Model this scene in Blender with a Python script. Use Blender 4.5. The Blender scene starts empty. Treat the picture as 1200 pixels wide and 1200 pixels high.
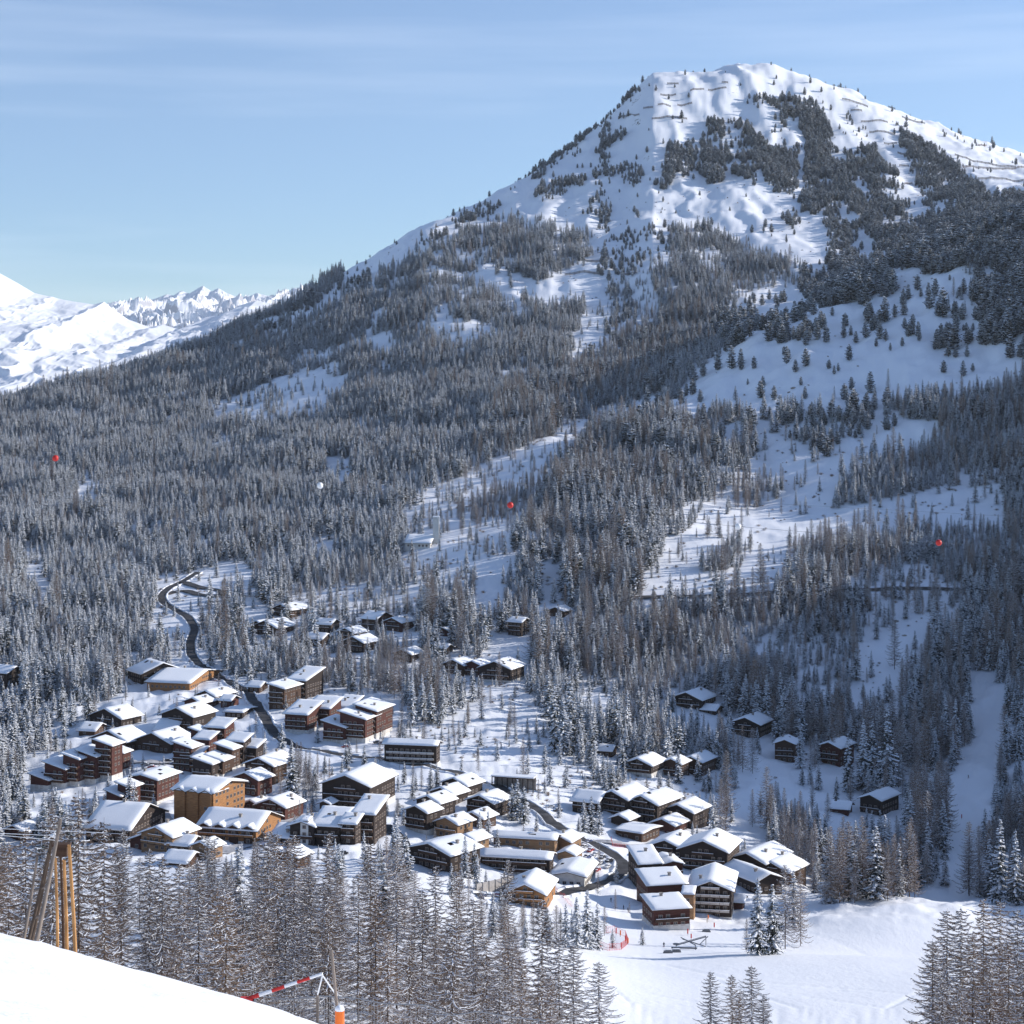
import bpy, math, random
import numpy as np
R = math.radians
random.seed(7); rng = np.random.default_rng(7)
sc = bpy.context.scene
COL = bpy.context.collection
F = 2240.0; HOR = 440.0            # focal length in photo pixels, horizon row
SUN_AZ, SUN_EL = R(74), R(22)      # azimuth measured from the view direction (+Y) towards +X

# ------------------------------------------------------------------ noise
def _hash(ix, iy, seed):
    n = (ix.astype(np.int64)*374761393 + iy.astype(np.int64)*668265263 + seed*1442695041) & 0xffffffff
    n = ((n ^ (n >> 13))*1274126177) & 0xffffffff
    n = ((n ^ (n >> 16))*2246822519) & 0xffffffff
    return ((n ^ (n >> 15)) & 0xffff)/65535.0
def vnoise(x, y, seed=0):
    x = np.asarray(x, float); y = np.asarray(y, float)
    ix = np.floor(x); iy = np.floor(y); fx = x-ix; fy = y-iy
    fx = fx*fx*fx*(fx*(fx*6-15)+10); fy = fy*fy*fy*(fy*(fy*6-15)+10)
    a = _hash(ix, iy, seed); b = _hash(ix+1, iy, seed); c = _hash(ix, iy+1, seed); d = _hash(ix+1, iy+1, seed)
    return (a*(1-fx)+b*fx)*(1-fy)+(c*(1-fx)+d*fx)*fy - 0.5
def fbm(x, y, o=4, seed=0):
    s = 0; a = 1.0
    for k in range(o):
        s = s + a*vnoise(x*2**k+17.3*k, y*2**k-9.1*k, seed+k); a *= .5
    return s
def sstep(a, b, x):
    t = np.clip((x-a)/(b-a), 0, 1); return t*t*(3-2*t)

# ------------------------------------------------------------------ terrain: profiles of the land along lines of sight
def near(o):   # the convex slope the photographer stands on, falling away to the right
    return [(3,1900+o),(10,1650+o),(25,1500+o),(55,1430+o),(90,1410+o),(170,1380+o),(260,1330),(360,1275),(470,1200),(560,1150)]
PROF = {
 -600: [(3,1500),(10,1100),(25,1040),(60,1010),(90,1050),(170,1150),(260,1200),(360,1170),(530,1110),(770,1010),(960,900),(1310,700),(1840,600),(2500,520),(2750,500),(3500,600),(6000,700)],
 0: [(3,1500),(6,1250),(10,1180),(25,1115),(60,1093),(90,1125),(170,1250),(260,1290),(360,1230),(450,1170),(600,1090),(770,1010),(960,920),(1120,830),(1310,740),(1420,700),(1840,600),(2500,510),(2750,480),(2850,475),(3500,560),(6000,700)],
 150: [(3,1500),(10,1230),(25,1160),(58,1137),(90,1165),(170,1270),(260,1290),(360,1230),(530,1120),(670,1050),(800,985),(960,905),(1120,820),(1310,740),(1400,700),(1810,600),(2450,500),(2850,450),(3000,437),(3800,520),(6000,700)],
 300: [(3,1600),(10,1300),(25,1200),(55,1176),(90,1205),(170,1280),(260,1290),(360,1225),(530,1110),(670,1045),(800,985),(960,900),(1120,815),(1310,735),(1380,700),(1730,600),(2290,500),(2850,420),(3120,380),(4000,450),(6000,700)],
 450: [(3,1700),(10,1400),(25,1270),(55,1225),(90,1260),(170,1310),(260,1300),(360,1230),(530,1115),(670,1050),(800,985),(960,900),(1120,815),(1310,725),(1370,700),(1650,600),(2130,500),(2640,400),(3120,320),(3330,292),(4200,400),(6000,700)],
 600: [(3,1800),(10,1550),(25,1420),(55,1370),(90,1370),(170,1360),(260,1320),(360,1250),(470,1160),(560,1105),(620,1096),(680,1085),(800,1005),(960,905),(1120,815),(1250,750),(1340,700),(1450,640),(1570,600),(1730,560),(2000,500),(2480,400),(2880,330),(3330,260),(3600,215),(4500,330),(6000,700)],
 750: near(0)+[(640,1117),(700,1098),(760,1055),(830,1005),(960,925),(1120,830),(1250,755),(1330,700),(1550,600),(1710,540),(1890,490),(2050,498),(2370,430),(2720,350),(3120,280),(3520,200),(3760,120),(3840,93),(4500,170),(6000,600)],
 900: near(30)+[(640,1113),(670,1118),(740,1085),(830,1030),(960,945),(1120,850),(1240,745),(1320,697),(1610,600),(1840,500),(2000,420),(2130,375),(2350,392),(2720,345),(2960,300),(3520,200),(3840,110),(3920,73),(4600,150),(6000,600)],
 1050: near(60)+[(640,1112),(658,1142),(690,1118),(706,1092),(740,1058),(780,1044),(830,1078),(900,1000),(1120,860),(1320,692),(1540,600),(1760,500),(2000,400),(2200,330),(2320,310),(2560,335),(2880,300),(3280,230),(3760,160),(4030,128),(4700,200),(6000,600)],
 1200: near(90)+[(640,1118),(658,1146),(700,1116),(760,1072),(800,1060),(850,1066),(900,1000),(1000,930),(1120,850),(1320,690),(1520,600),(1730,500),(1920,400),(2130,300),(2320,240),(2640,262),(2880,235),(3520,200),(4160,178),(4800,240),(6000,600)],
 1350: near(120)+[(640,1100),(760,1050),(830,1000),(900,930),(1000,840),(1120,740),(1320,600),(1520,500),(1730,400),(1920,320),(2130,260),(2320,210),(2640,230),(2880,220),(3520,190),(4160,190),(4800,240),(6000,600)],
 1800: near(200)+[(640,1000),(760,880),(900,680),(1000,530),(1120,408),(1320,304),(1520,290),(1730,300),(2130,300),(2640,290),(3520,260),(4160,220),(6000,600)],
}
LY0, LY1, NJ = math.log(2.0), math.log(14000.0), 900
lnY = np.linspace(LY0, LY1, NJ)
PX = np.arange(-1500, 2701, 15.0)
keys = sorted(PROF)
cols = []
for k in keys:
    p = PROF[k]; cols.append(np.interp(lnY, [math.log(a) for a, b in p]+[math.log(14000)], [b for a, b in p]+[900]))
cols = np.array(cols)
T = np.array([np.interp(PX, keys, cols[:, j]) for j in range(NJ)]).T        # [px, lnY]
def blur(A, s, ax):
    r = int(3*s)+1; w = np.exp(-.5*(np.arange(-r, r+1)/s)**2); w /= w.sum()
    P = np.pad(A, [(r, r) if i == ax else (0, 0) for i in range(2)], mode='edge')
    return np.apply_along_axis(lambda v: np.convolve(v, w, 'valid'), ax, P)
T = blur(T, 3.0, 0)
Ts = blur(T, 2.4, 1)
wn = sstep(math.log(300), math.log(600), lnY)[None, :]
T = Ts
# the summit ridge's outline
SIL = [(-600,520),(-100,487),(0,473),(60,459),(150,436),(240,404),(300,377),(360,342),(430,305),(500,264),(560,238),(610,212),(660,178),(700,145),(740,110),(760,88),(790,82),(830,79),(850,74),(890,73),(930,82),(1000,107),(1060,130),(1120,153),(1200,180),(1500,200),(2700,300)]
sil = np.interp(PX, [a for a, b in SIL], [b for a, b in SIL])
jf = lnY > math.log(2500)
cur = T[:, jf].min(axis=1)
T = T + (sil-cur)[:, None]*sstep(math.log(2300), math.log(2900), lnY)[None, :]
def Tat(px, ly):
    a = np.clip((px-PX[0])/15.0, 0, len(PX)-1.001); b = np.clip((ly-LY0)/(LY1-LY0)*(NJ-1), 0, NJ-1.001)
    i = a.astype(int); j = b.astype(int); a = a-i; b = b-j
    return (T[i, j]*(1-a)+T[i+1, j]*a)*(1-b)+(T[i, j+1]*(1-a)+T[i+1, j+1]*a)*b
TRK = [[(40,455),(60,420),(95,380)],[(34,470),(52,425),(80,380)],[(28,520),(36,470),(44,430),(58,395)],[(60,560),(75,500),(78,440),(90,400)],[(0,600),(30,618),(62,632),(100,628),(140,630)],[(95,735),(118,700),(128,672),(120,650)],[(30,430),(52,438),(70,425)],[(48,600),(66,560),(100,540),(130,500)]]
_tr = random.Random(5)
for _k in range(16):
    _x = _tr.uniform(15, 120); _y = _tr.uniform(420, 560); _a = _tr.uniform(-1.1, 1.1); _l = _tr.uniform(40, 110)
    TRK.append([(_x, _y), (_x+math.sin(_a)*_l*.5+_tr.uniform(-6, 6), _y-math.cos(_a)*_l*.5), (_x+math.sin(_a)*_l, _y-math.cos(_a)*_l)])
def track_depth(X, Y):
    d = np.zeros(X.shape)
    for P in TRK:
        best = np.full(X.shape, 1e9)
        for (x0, y0), (x1, y1) in zip(P[:-1], P[1:]):
            dx, dy = x1-x0, y1-y0; t = np.clip(((X-x0)*dx+(Y-y0)*dy)/(dx*dx+dy*dy), 0, 1)
            best = np.minimum(best, (X-x0-t*dx)**2+(Y-y0-t*dy)**2)
        d = np.maximum(d, .24*np.exp(-best/.7))
    return d
def H(X, Y):
    X = np.asarray(X, float); Y = np.maximum(np.asarray(Y, float), 2.2)
    X, Y = np.broadcast_arrays(X, Y)
    px = 600+F*X/Y
    z = (HOR-Tat(px, np.log(Y)))/F*Y
    far = sstep(1300, 2600, Y)
    z = z + fbm(X/1.7, Y/2.6, 3, 61)*.13*(1-sstep(90, 200, Y)) + fbm(X/11, Y/11, 3, 62)*2.3*sstep(700, 760, Y)*(1-sstep(1200, 1300, Y))
    z = z + fbm(X/90, Y/90, 4, 3)*(1.2*sstep(60, 500, Y) + 9*sstep(1250, 1900, Y))
    z = z + fbm(X/38, Y/60, 4, 12)*2.6*sstep(2300, 2700, Y)
    z = z + fbm(X/14, Y/14, 3, 11)*(.12+.5*sstep(700, 1100, Y)+1.6*sstep(1250, 1900, Y))
    # ribs and gullies running down the mountain face, hummocks on the spur
    z = z - np.abs(fbm(X/85+.3*fbm(X/60, Y/60, 2, 5), Y/420, 3, 21))*17*far*sstep(-60, 160, z)
    z = z + fbm(X/45, Y/70, 3, 31)*9*sstep(1500, 1750, Y)*(1-sstep(2300, 2500, Y))*sstep(60, 250, X)
    m = (Y > 330) & (Y < 800)
    if m.any():
        zz_ = np.array(z, float, copy=True); zz_[m] -= track_depth(X[m], Y[m]); z = zz_
    return z
def h1(x, y): return float(H(np.array([x]), np.array([y]))[0])
YS = np.exp(np.linspace(math.log(4), math.log(5500), 2600))
def at(px, py, lift=0.0):
    """world point where the line of sight through photo pixel (px,py) first meets the land"""
    X = (px-600)/F*YS; z = H(X, YS)
    row = HOR-F*z/YS
    k = np.where(row <= py)[0]; k = k[(YS[k] > 6)]
    j = int(k[0]) if len(k) else len(YS)-1
    if j > 0 and len(k):
        a = row[j-1]-py; b = py-row[j]; t = a/(a+b) if a+b > 0 else 0
        y = YS[j-1]+(YS[j]-YS[j-1])*max(0, min(1, t))
    else: y = YS[j]
    x = (px-600)/F*y
    return x, y, h1(x, y)+lift
def at_far(px, py, ymin):
    X = (px-600)/F*YS; z = H(X, YS); row = HOR-F*z/YS
    k = np.where((row <= py) & (YS > ymin))[0]
    y = YS[int(k[0])] if len(k) else YS[-1]
    x = (px-600)/F*y
    return x, y, h1(x, y)
def proj(x, y, z): return 600+F*x/y, HOR-F*z/y

# ------------------------------------------------------------------ materials
def mat(name, col, rough=.8, var=0., scale=1., bump=0., bscale=5., metal=0., spec=.3, stretch=None):
    m = bpy.data.materials.new(name); m.use_nodes = True; nt = m.node_tree; b = nt.nodes['Principled BSDF']
    b.inputs['Base Color'].default_value = (*col, 1); b.inputs['Roughness'].default_value = rough
    b.inputs['Metallic'].default_value = metal; b.inputs['Specular IOR Level'].default_value = spec
    if var or bump:
        tc = nt.nodes.new('ShaderNodeTexCoord'); src = tc.outputs['Object']
        if stretch:
            mp = nt.nodes.new('ShaderNodeMapping'); mp.inputs['Scale'].default_value = stretch
            nt.links.new(src, mp.inputs[0]); src = mp.outputs[0]
    if var:
        n = nt.nodes.new('ShaderNodeTexNoise'); n.inputs['Scale'].default_value = scale; n.inputs['Detail'].default_value = 5
        r = nt.nodes.new('ShaderNodeMapRange'); r.inputs[1].default_value = .3; r.inputs[2].default_value = .7
        r.inputs[3].default_value = 1-var; r.inputs[4].default_value = 1+var
        v = nt.nodes.new('ShaderNodeVectorMath'); v.operation = 'SCALE'; v.inputs[0].default_value = col
        nt.links.new(src, n.inputs['Vector']); nt.links.new(n.outputs['Fac'], r.inputs[0])
        nt.links.new(r.outputs[0], v.inputs['Scale']); nt.links.new(v.outputs[0], b.inputs['Base Color'])
    if bump:
        n = nt.nodes.new('ShaderNodeTexNoise'); n.inputs['Scale'].default_value = bscale; n.inputs['Detail'].default_value = 4
        bp = nt.nodes.new('ShaderNodeBump'); bp.inputs['Strength'].default_value = bump; bp.inputs['Distance'].default_value = .3
        nt.links.new(src, n.inputs['Vector']); nt.links.new(n.outputs['Fac'], bp.inputs['Height']); nt.links.new(bp.outputs[0], b.inputs['Normal'])
    return m
def vary_by_object(m, amount=.25):
    """every tree a little lighter or darker than the next"""
    nt = m.node_tree; b = nt.nodes['Principled BSDF']; oi = nt.nodes.new('ShaderNodeObjectInfo')
    col = tuple(b.inputs['Base Color'].default_value)[:3]
    r = nt.nodes.new('ShaderNodeMapRange'); r.inputs[3].default_value = 1-amount; r.inputs[4].default_value = 1+amount
    v = nt.nodes.new('ShaderNodeVectorMath'); v.operation = 'SCALE'; v.inputs[0].default_value = col
    nt.links.new(oi.outputs['Random'], r.inputs[0]); nt.links.new(r.outputs[0], v.inputs['Scale'])
    nt.links.new(v.outputs[0], b.inputs['Base Color'])
M = {}
M['snow'] = mat('snow', (.86, .88, .92), .55, bump=.25, bscale=.6)
M['roofsnow'] = mat('roof_snow', (.87, .89, .92), .5, bump=.15, bscale=1.2)
M['treesnow'] = mat('snow_on_branches', (.86, .88, .92), .7)
M['needle'] = mat('spruce_needles', (.030, .042, .040), .85); vary_by_object(M['needle'], .4)
M['pine'] = mat('pine_needles', (.018, .028, .024), .85); vary_by_object(M['pine'], .4)
M['twig'] = mat('larch_twigs', (.125, .080, .052), .9); vary_by_object(M['twig'], .45)
def hue_by_object(m, a, b_):
    nt = m.node_tree; b = nt.nodes['Principled BSDF']; oi = nt.nodes.new('ShaderNodeObjectInfo'); mx = nt.nodes.new('ShaderNodeMix'); mx.data_type = 'RGBA'
    mx.inputs[6].default_value = (*a, 1); mx.inputs[7].default_value = (*b_, 1); nt.links.new(oi.outputs['Random'], mx.inputs[0]); nt.links.new(mx.outputs[2], b.inputs['Base Color'])
hue_by_object(M['twig'], (.15, .12, .105), (.26, .17, .105))
hue_by_object(M['needle'], (.012, .021, .022), (.026, .036, .030))
M['bark'] = mat('bark', (.085, .062, .048), .95, var=.3, scale=3)
wd = dict(var=.35, scale=1.1, stretch=(.4, .4, 5))
M['dark'] = mat('dark_timber', (.034, .023, .019), .8, **wd)
M['brown'] = mat('brown_timber', (.070, .038, .024), .8, **wd)
M['red'] = mat('red_brown_cladding', (.085, .030, .022), .8, **wd)
M['orange'] = mat('honey_timber', (.32, .155, .06), .75, **wd)
M['tan'] = mat('weathered_tan_timber', (.27, .16, .085), .8, **wd)
M['white'] = mat('pale_render', (.62, .60, .56), .85, var=.12, scale=.6)
M['stone'] = mat('stone_masonry', (.30, .27, .24), .9, var=.3, scale=1.2)
M['roofwood'] = mat('roof_boards', (.07, .045, .032), .8, var=.2, scale=2)
M['glass'] = mat('window_glass', (.03, .035, .045), .15, spec=.6)
M['frame'] = mat('window_frame', (.34, .27, .22), .7)
M['pale'] = mat('pale_balcony_panel', (.50, .46, .42), .8, var=.15, scale=1)
M['asphalt'] = mat('asphalt', (.055, .055, .060), .85, var=.4, scale=.25)
M['slush'] = mat('packed_snow_road', (.42, .42, .44), .7, var=.3, scale=.3)
M['steel'] = mat('steel', (.16, .17, .19), .45, metal=.7)
M['fence'] = mat('fence_timber', (.12, .085, .065), .9, var=.2, scale=2)
M['polegrey'] = mat('grey_weathered_pole', (.20, .165, .14), .9, var=.35, scale=4, stretch=(1, 1, .2))
M['poleorange'] = mat('fresh_larch_pole', (.42, .22, .085), .8, var=.35, scale=4, stretch=(1, 1, .2))
M['redp'] = mat('red_paint', (.55, .035, .03), .5)
M['orangep'] = mat('orange_padding', (.75, .17, .03), .6)
M['whitep'] = mat('white_paint', (.8, .8, .8), .5)
M['net'] = mat('red_net', (.60, .09, .09), .8)
M['cable'] = mat('cable', (.20, .21, .23), .6, metal=.0)
for n_, c_ in dict(c1=(.03, .03, .035), c2=(.25, .26, .28), c3=(.35, .03, .03), c4=(.04, .07, .20), c5=(.6, .6, .6)).items():
    M[n_] = mat('car_paint_'+n_, c_, .3, spec=.5)
M['cloth1'] = mat('dark_ski_clothing', (.03, .035, .06), .8); M['cloth2'] = mat('red_ski_clothing', (.45, .04, .03), .8)
M['skin'] = mat('skin', (.5, .32, .24), .6)

# ground: snow with brush and rock showing on the steepest broken ground
def ground_material():
    m = bpy.data.materials.new('snow_ground'); m.use_nodes = True; nt = m.node_tree; b = nt.nodes['Principled BSDF']
    b.inputs['Roughness'].default_value = .55; b.inputs['Specular IOR Level'].default_value = .3
    L = nt.links; N = nt.nodes.new
    tc = N('ShaderNodeTexCoord'); geo = N('ShaderNodeNewGeometry'); sep = N('ShaderNodeSeparateXYZ'); L.new(geo.outputs['Normal'], sep.inputs[0])
    n1 = N('ShaderNodeTexNoise'); n1.inputs['Scale'].default_value = .16; n1.inputs['Detail'].default_value = 8; n1.inputs['Roughness'].default_value = .65
    L.new(tc.outputs['Object'], n1.inputs['Vector'])
    n2 = N('ShaderNodeTexNoise'); n2.inputs['Scale'].default_value = .012; n2.inputs['Detail'].default_value = 3
    L.new(tc.outputs['Object'], n2.inputs['Vector'])
    steep = N('ShaderNodeMapRange'); steep.inputs[1].default_value = .93; steep.inputs[2].default_value = .70; L.new(sep.outputs['Z'], steep.inputs[0])
    patch = N('ShaderNodeMapRange'); patch.inputs[1].default_value = .50; patch.inputs[2].default_value = .62; L.new(n2.outputs['Fac'], patch.inputs[0])
    mu = N('ShaderNodeMath'); mu.operation = 'MULTIPLY'; L.new(steep.outputs[0], mu.inputs[0]); L.new(patch.outputs[0], mu.inputs[1])
    th = N('ShaderNodeMapRange'); th.inputs[1].default_value = 0; th.inputs[2].default_value = 1; th.inputs[3].default_value = .82; th.inputs[4].default_value = .53
    L.new(mu.outputs[0], th.inputs[0])
    gt = N('ShaderNodeMath'); gt.operation = 'GREATER_THAN'; L.new(n1.outputs['Fac'], gt.inputs[0]); L.new(th.outputs[0], gt.inputs[1])
    mix = N('ShaderNodeMix'); mix.data_type = 'RGBA'; mix.inputs[6].default_value = (.86, .88, .92, 1); mix.inputs[7].default_value = (.11, .085, .065, 1)
    L.new(gt.outputs[0], mix.inputs[0]); L.new(mix.outputs[2], b.inputs['Base Color'])
    n3 = N('ShaderNodeTexNoise'); n3.inputs['Scale'].default_value = .5; n3.inputs['Detail'].default_value = 7; n3.inputs['Roughness'].default_value = .6
    mp = N('ShaderNodeMapping'); mp.inputs['Scale'].default_value = (1, .45, 1); mp.inputs['Rotation'].default_value = (0, 0, .5)
    L.new(tc.outputs['Object'], mp.inputs[0]); L.new(mp.outputs[0], n3.inputs['Vector'])
    bp = N('ShaderNodeBump'); bp.inputs['Strength'].default_value = .35; bp.inputs['Distance'].default_value = .5
    L.new(n3.outputs['Fac'], bp.inputs['Height']); L.new(bp.outputs[0], b.inputs['Normal'])
    return m
M['ground'] = ground_material()

# ------------------------------------------------------------------ mesh helpers
class MB:
    def __init__(s): s.v = []; s.f = []; s.m = []
    def poly(s, pts, m=0):
        i = len(s.v); s.v.extend([tuple(p) for p in pts]); s.f.append(tuple(range(i, i+len(pts)))); s.m.append(m)
    def box(s, x0, x1, y0, y1, z0, z1, m=0):
        i = len(s.v)
        s.v += [(x0,y0,z0),(x1,y0,z0),(x1,y1,z0),(x0,y1,z0),(x0,y0,z1),(x1,y0,z1),(x1,y1,z1),(x0,y1,z1)]
        for f in [(0,3,2,1),(4,5,6,7),(0,1,5,4),(1,2,6,5),(2,3,7,6),(3,0,4,7)]: s.f.append(tuple(i+k for k in f)); s.m.append(m)
    def tube(s, pts, rad, n=6, m=0, cap=True):
        i0 = len(s.v); P = [np.array(p, float) for p in pts]
        if not hasattr(rad, '__len__'): rad = [rad]*len(P)
        for k, p in enumerate(P):
            d = P[min(k+1, len(P)-1)]-P[max(k-1, 0)]; d = d/(np.linalg.norm(d)+1e-9)
            a = np.cross(d, (0, 0, 1) if abs(d[2]) < .95 else (1, 0, 0)); a /= np.linalg.norm(a); b = np.cross(d, a)
            for q in range(n):
                t = 2*math.pi*q/n; s.v.append(tuple(p+rad[k]*(math.cos(t)*a+math.sin(t)*b)))
        for k in range(len(P)-1):
            for q in range(n):
                s.f.append((i0+k*n+q, i0+k*n+(q+1) % n, i0+(k+1)*n+(q+1) % n, i0+(k+1)*n+q)); s.m.append(m)
        if cap:
            s.f.append(tuple(i0+q for q in range(n))); s.m.append(m)
            s.f.append(tuple(i0+(len(P)-1)*n+q for q in reversed(range(n)))); s.m.append(m)
    def ball(s, c, r, n=10, k=7, m=0, sq=(1, 1, 1)):
        i0 = len(s.v)
        for a in range(k+1):
            th = math.pi*a/k
            for q in range(n):
                ph = 2*math.pi*q/n
                s.v.append((c[0]+r*sq[0]*math.sin(th)*math.cos(ph), c[1]+r*sq[1]*math.sin(th)*math.sin(ph), c[2]+r*sq[2]*math.cos(th)))
        for a in range(k):
            for q in range(n):
                s.f.append((i0+a*n+q, i0+(a+1)*n+q, i0+(a+1)*n+(q+1) % n, i0+a*n+(q+1) % n)); s.m.append(m)
    def xf(s, fn, i0=0): s.v[i0:] = [fn(p) for p in s.v[i0:]]
    def mesh(s, name, mats, smooth=False):
        me = bpy.data.meshes.new(name); me.from_pydata([tuple(map(float, p)) for p in s.v], [], s.f)
        for q in mats: me.materials.append(q)
        if len(mats) > 1: me.polygons.foreach_set('material_index', s.m)
        if smooth: me.polygons.foreach_set('use_smooth', [True]*len(s.f))
        me.update(); return me
    def build(s, name, mats, parent=None, loc=(0, 0, 0), smooth=False):
        if not isinstance(mats, (list, tuple)): mats = [mats]
        return link(name, s.mesh(name, mats, smooth), parent, loc)
def link(name, me, parent=None, loc=(0, 0, 0), rz=0):
    o = bpy.data.objects.new(name, me); COL.objects.link(o); o.location = loc; o.rotation_euler = (0, 0, rz)
    if parent: o.parent = parent
    return o
def tag(o, label, cat, group=None, kind=None):
    if label: o['label'] = label
    if cat: o['category'] = cat
    if group: o['group'] = group
    if kind: o['kind'] = kind
    return o
def thing(name, loc, label, cat, group=None, rz=0):
    return tag(link(name, None, None, loc, rz), label, cat, group)

# ------------------------------------------------------------------ the land as one sheet
def build_ground():
    u_in = np.linspace(-.31, .31, 700); u_out = np.linspace(.315, 1.0, 70)
    U = np.concatenate([-u_out[::-1], u_in, u_out])
    Y = np.concatenate([np.exp(np.linspace(math.log(2.2), math.log(500), 230))[:-1], np.exp(np.linspace(math.log(500), math.log(4700), 560)), np.exp(np.linspace(math.log(4800), math.log(13500), 12))])
    UU, YY = np.meshgrid(U, Y, indexing='ij'); XX = UU*YY; ZZ = H(XX, YY)
    nu, ny = UU.shape; V = np.stack([XX, YY, ZZ], -1).reshape(-1, 3)
    i = np.arange(nu-1)[:, None]*ny+np.arange(ny-1)[None, :]
    Fc = np.stack([i, i+ny, i+ny+1, i+1], -1).reshape(-1, 4)
    me = bpy.data.meshes.new('ground'); me.vertices.add(len(V)); me.vertices.foreach_set('co', V.ravel())
    me.loops.add(Fc.size); me.loops.foreach_set('vertex_index', Fc.ravel().astype(np.int32))
    me.polygons.add(len(Fc)); me.polygons.foreach_set('loop_start', np.arange(0, Fc.size, 4, dtype=np.int32))
    me.polygons.foreach_set('use_smooth', np.ones(len(Fc), bool)); me.update(calc_edges=True)
    me.materials.append(M['ground'])
    tag(link('ground', me), 'snow covered valley and mountainside', None, kind='structure')
build_ground()

def far_range(name, label, sil, Yc, Yf, base, seed, rough, rock, fs, u0, u1, n=1100):
    """a distant range: crest along sil at distance Yc, face falling towards Yf"""
    m = 260; px = np.linspace(u0, u1, n); cr = np.interp(px, [a for a, b in sil], [b for a, b in sil])
    t = np.concatenate([np.linspace(0, 1, m), [1.15, 1.4]]); PXX, TT = np.meshgrid(px, t, indexing='ij')
    Y = Yf+(Yc-Yf)*TT; zc = (HOR-cr)/F*Yc; zb = (HOR-base)/F*Yf
    Z = zb+(zc[:, None]-zb)*np.where(TT <= 1, TT**1.15, 1-(TT-1)*1.6)
    X = (PXX-600)/F*Yc
    L = (Yc-Yf)
    fall = (np.sin(np.clip(TT, 0, 1)*math.pi)**.5*.93+.07)*np.where(TT > 1, .3, 1)
    wx = X+.05*L*fbm(X/(L*.1), Y/(L*.1), 3, seed); wy = Y+.05*L*fbm(X/(L*.1)+9, Y/(L*.1), 3, seed+1)
    rid = 0; am = 1.0; fr = 1/(L*fs)
    for k in range(6):
        rid = rid + am*(1-2*np.abs(vnoise(wx*fr*1.6, wy*fr*.8, seed+20+k))*2)**2; am *= .48; fr *= 2.03
    Z = Z + (rid-.9)*rough*fall
    V = np.stack([X, Y, Z], -1).reshape(-1, 3); ny = len(t)
    i = np.arange(n-1)[:, None]*ny+np.arange(ny-1)[None, :]; Fc = np.stack([i, i+ny, i+ny+1, i+1], -1).reshape(-1, 4)
    me = bpy.data.meshes.new(name); me.from_pydata([], [], []); me.vertices.add(len(V)); me.vertices.foreach_set('co', V.ravel())
    me.loops.add(Fc.size); me.loops.foreach_set('vertex_index', Fc.ravel().astype(np.int32))
    me.polygons.add(len(Fc)); me.polygons.foreach_set('loop_start', np.arange(0, Fc.size, 4, dtype=np.int32))
    me.polygons.foreach_set('use_smooth', np.ones(len(Fc), bool)); me.update(calc_edges=True)
    mt = bpy.data.materials.new(name); mt.use_nodes = True; nt = mt.node_tree; b = nt.nodes['Principled BSDF']; b.inputs['Roughness'].default_value = .6
    g = nt.nodes.new('ShaderNodeNewGeometry'); sp = nt.nodes.new('ShaderNodeSeparateXYZ'); nt.links.new(g.outputs['Normal'], sp.inputs[0])
    tc = nt.nodes.new('ShaderNodeTexCoord'); nz = nt.nodes.new('ShaderNodeTexNoise'); nz.inputs['Scale'].default_value = 8.0/L*3; nz.inputs['Detail'].default_value = 10
    nz.inputs['Roughness'].default_value = .7
    nt.links.new(tc.outputs['Object'], nz.inputs['Vector'])
    ad = nt.nodes.new('ShaderNodeMath'); ad.operation = 'ADD'; nt.links.new(sp.outputs['Z'], ad.inputs[0]); nt.links.new(nz.outputs['Fac'], ad.inputs[1])
    lt = nt.nodes.new('ShaderNodeMapRange'); lt.inputs[1].default_value = rock+.5; lt.inputs[2].default_value = rock+.42; nt.links.new(ad.outputs[0], lt.inputs[0])
    mx = nt.nodes.new('ShaderNodeMix'); mx.data_type = 'RGBA'; mx.inputs[6].default_value = (.86, .88, .92, 1); mx.inputs[7].default_value = (.38, .38, .42, 1)
    nt.links.new(lt.outputs[0], mx.inputs[0]); nt.links.new(mx.outputs[2], b.inputs['Base Color'])
    me.materials.append(mt)
    tag(link(name, me), label, None, kind='structure')
far_range('distant_peaks', 'jagged snowy alpine peaks on the skyline', [(-700,330),(-100,380),(60,385),(120,372),(145,356),(160,352),(180,350),(195,344),(203,346),(212,340),(222,343),(238,334),(248,341),(256,337),(266,343),(275,346),(285,350),(300,343),(312,346),(330,346),(345,336),(352,338),(362,331),(380,340),(420,350),(600,360),(1500,400)], 24000, 17000, 420, 5, 230, .44, .09, -150, 620)
far_range('distant_slope', 'broad white mountainside across the main valley', [(-900,150),(-100,285),(0,320),(20,331),(40,343),(70,350),(85,353),(110,357),(122,353),(132,362),(150,374),(175,383),(190,380),(215,388),(240,372),(262,369),(280,358),(300,352),(320,356),(350,372),(420,390),(500,400)], 11000, 6800, 470, 40, 34, .47, .13, -500, 520)

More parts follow.
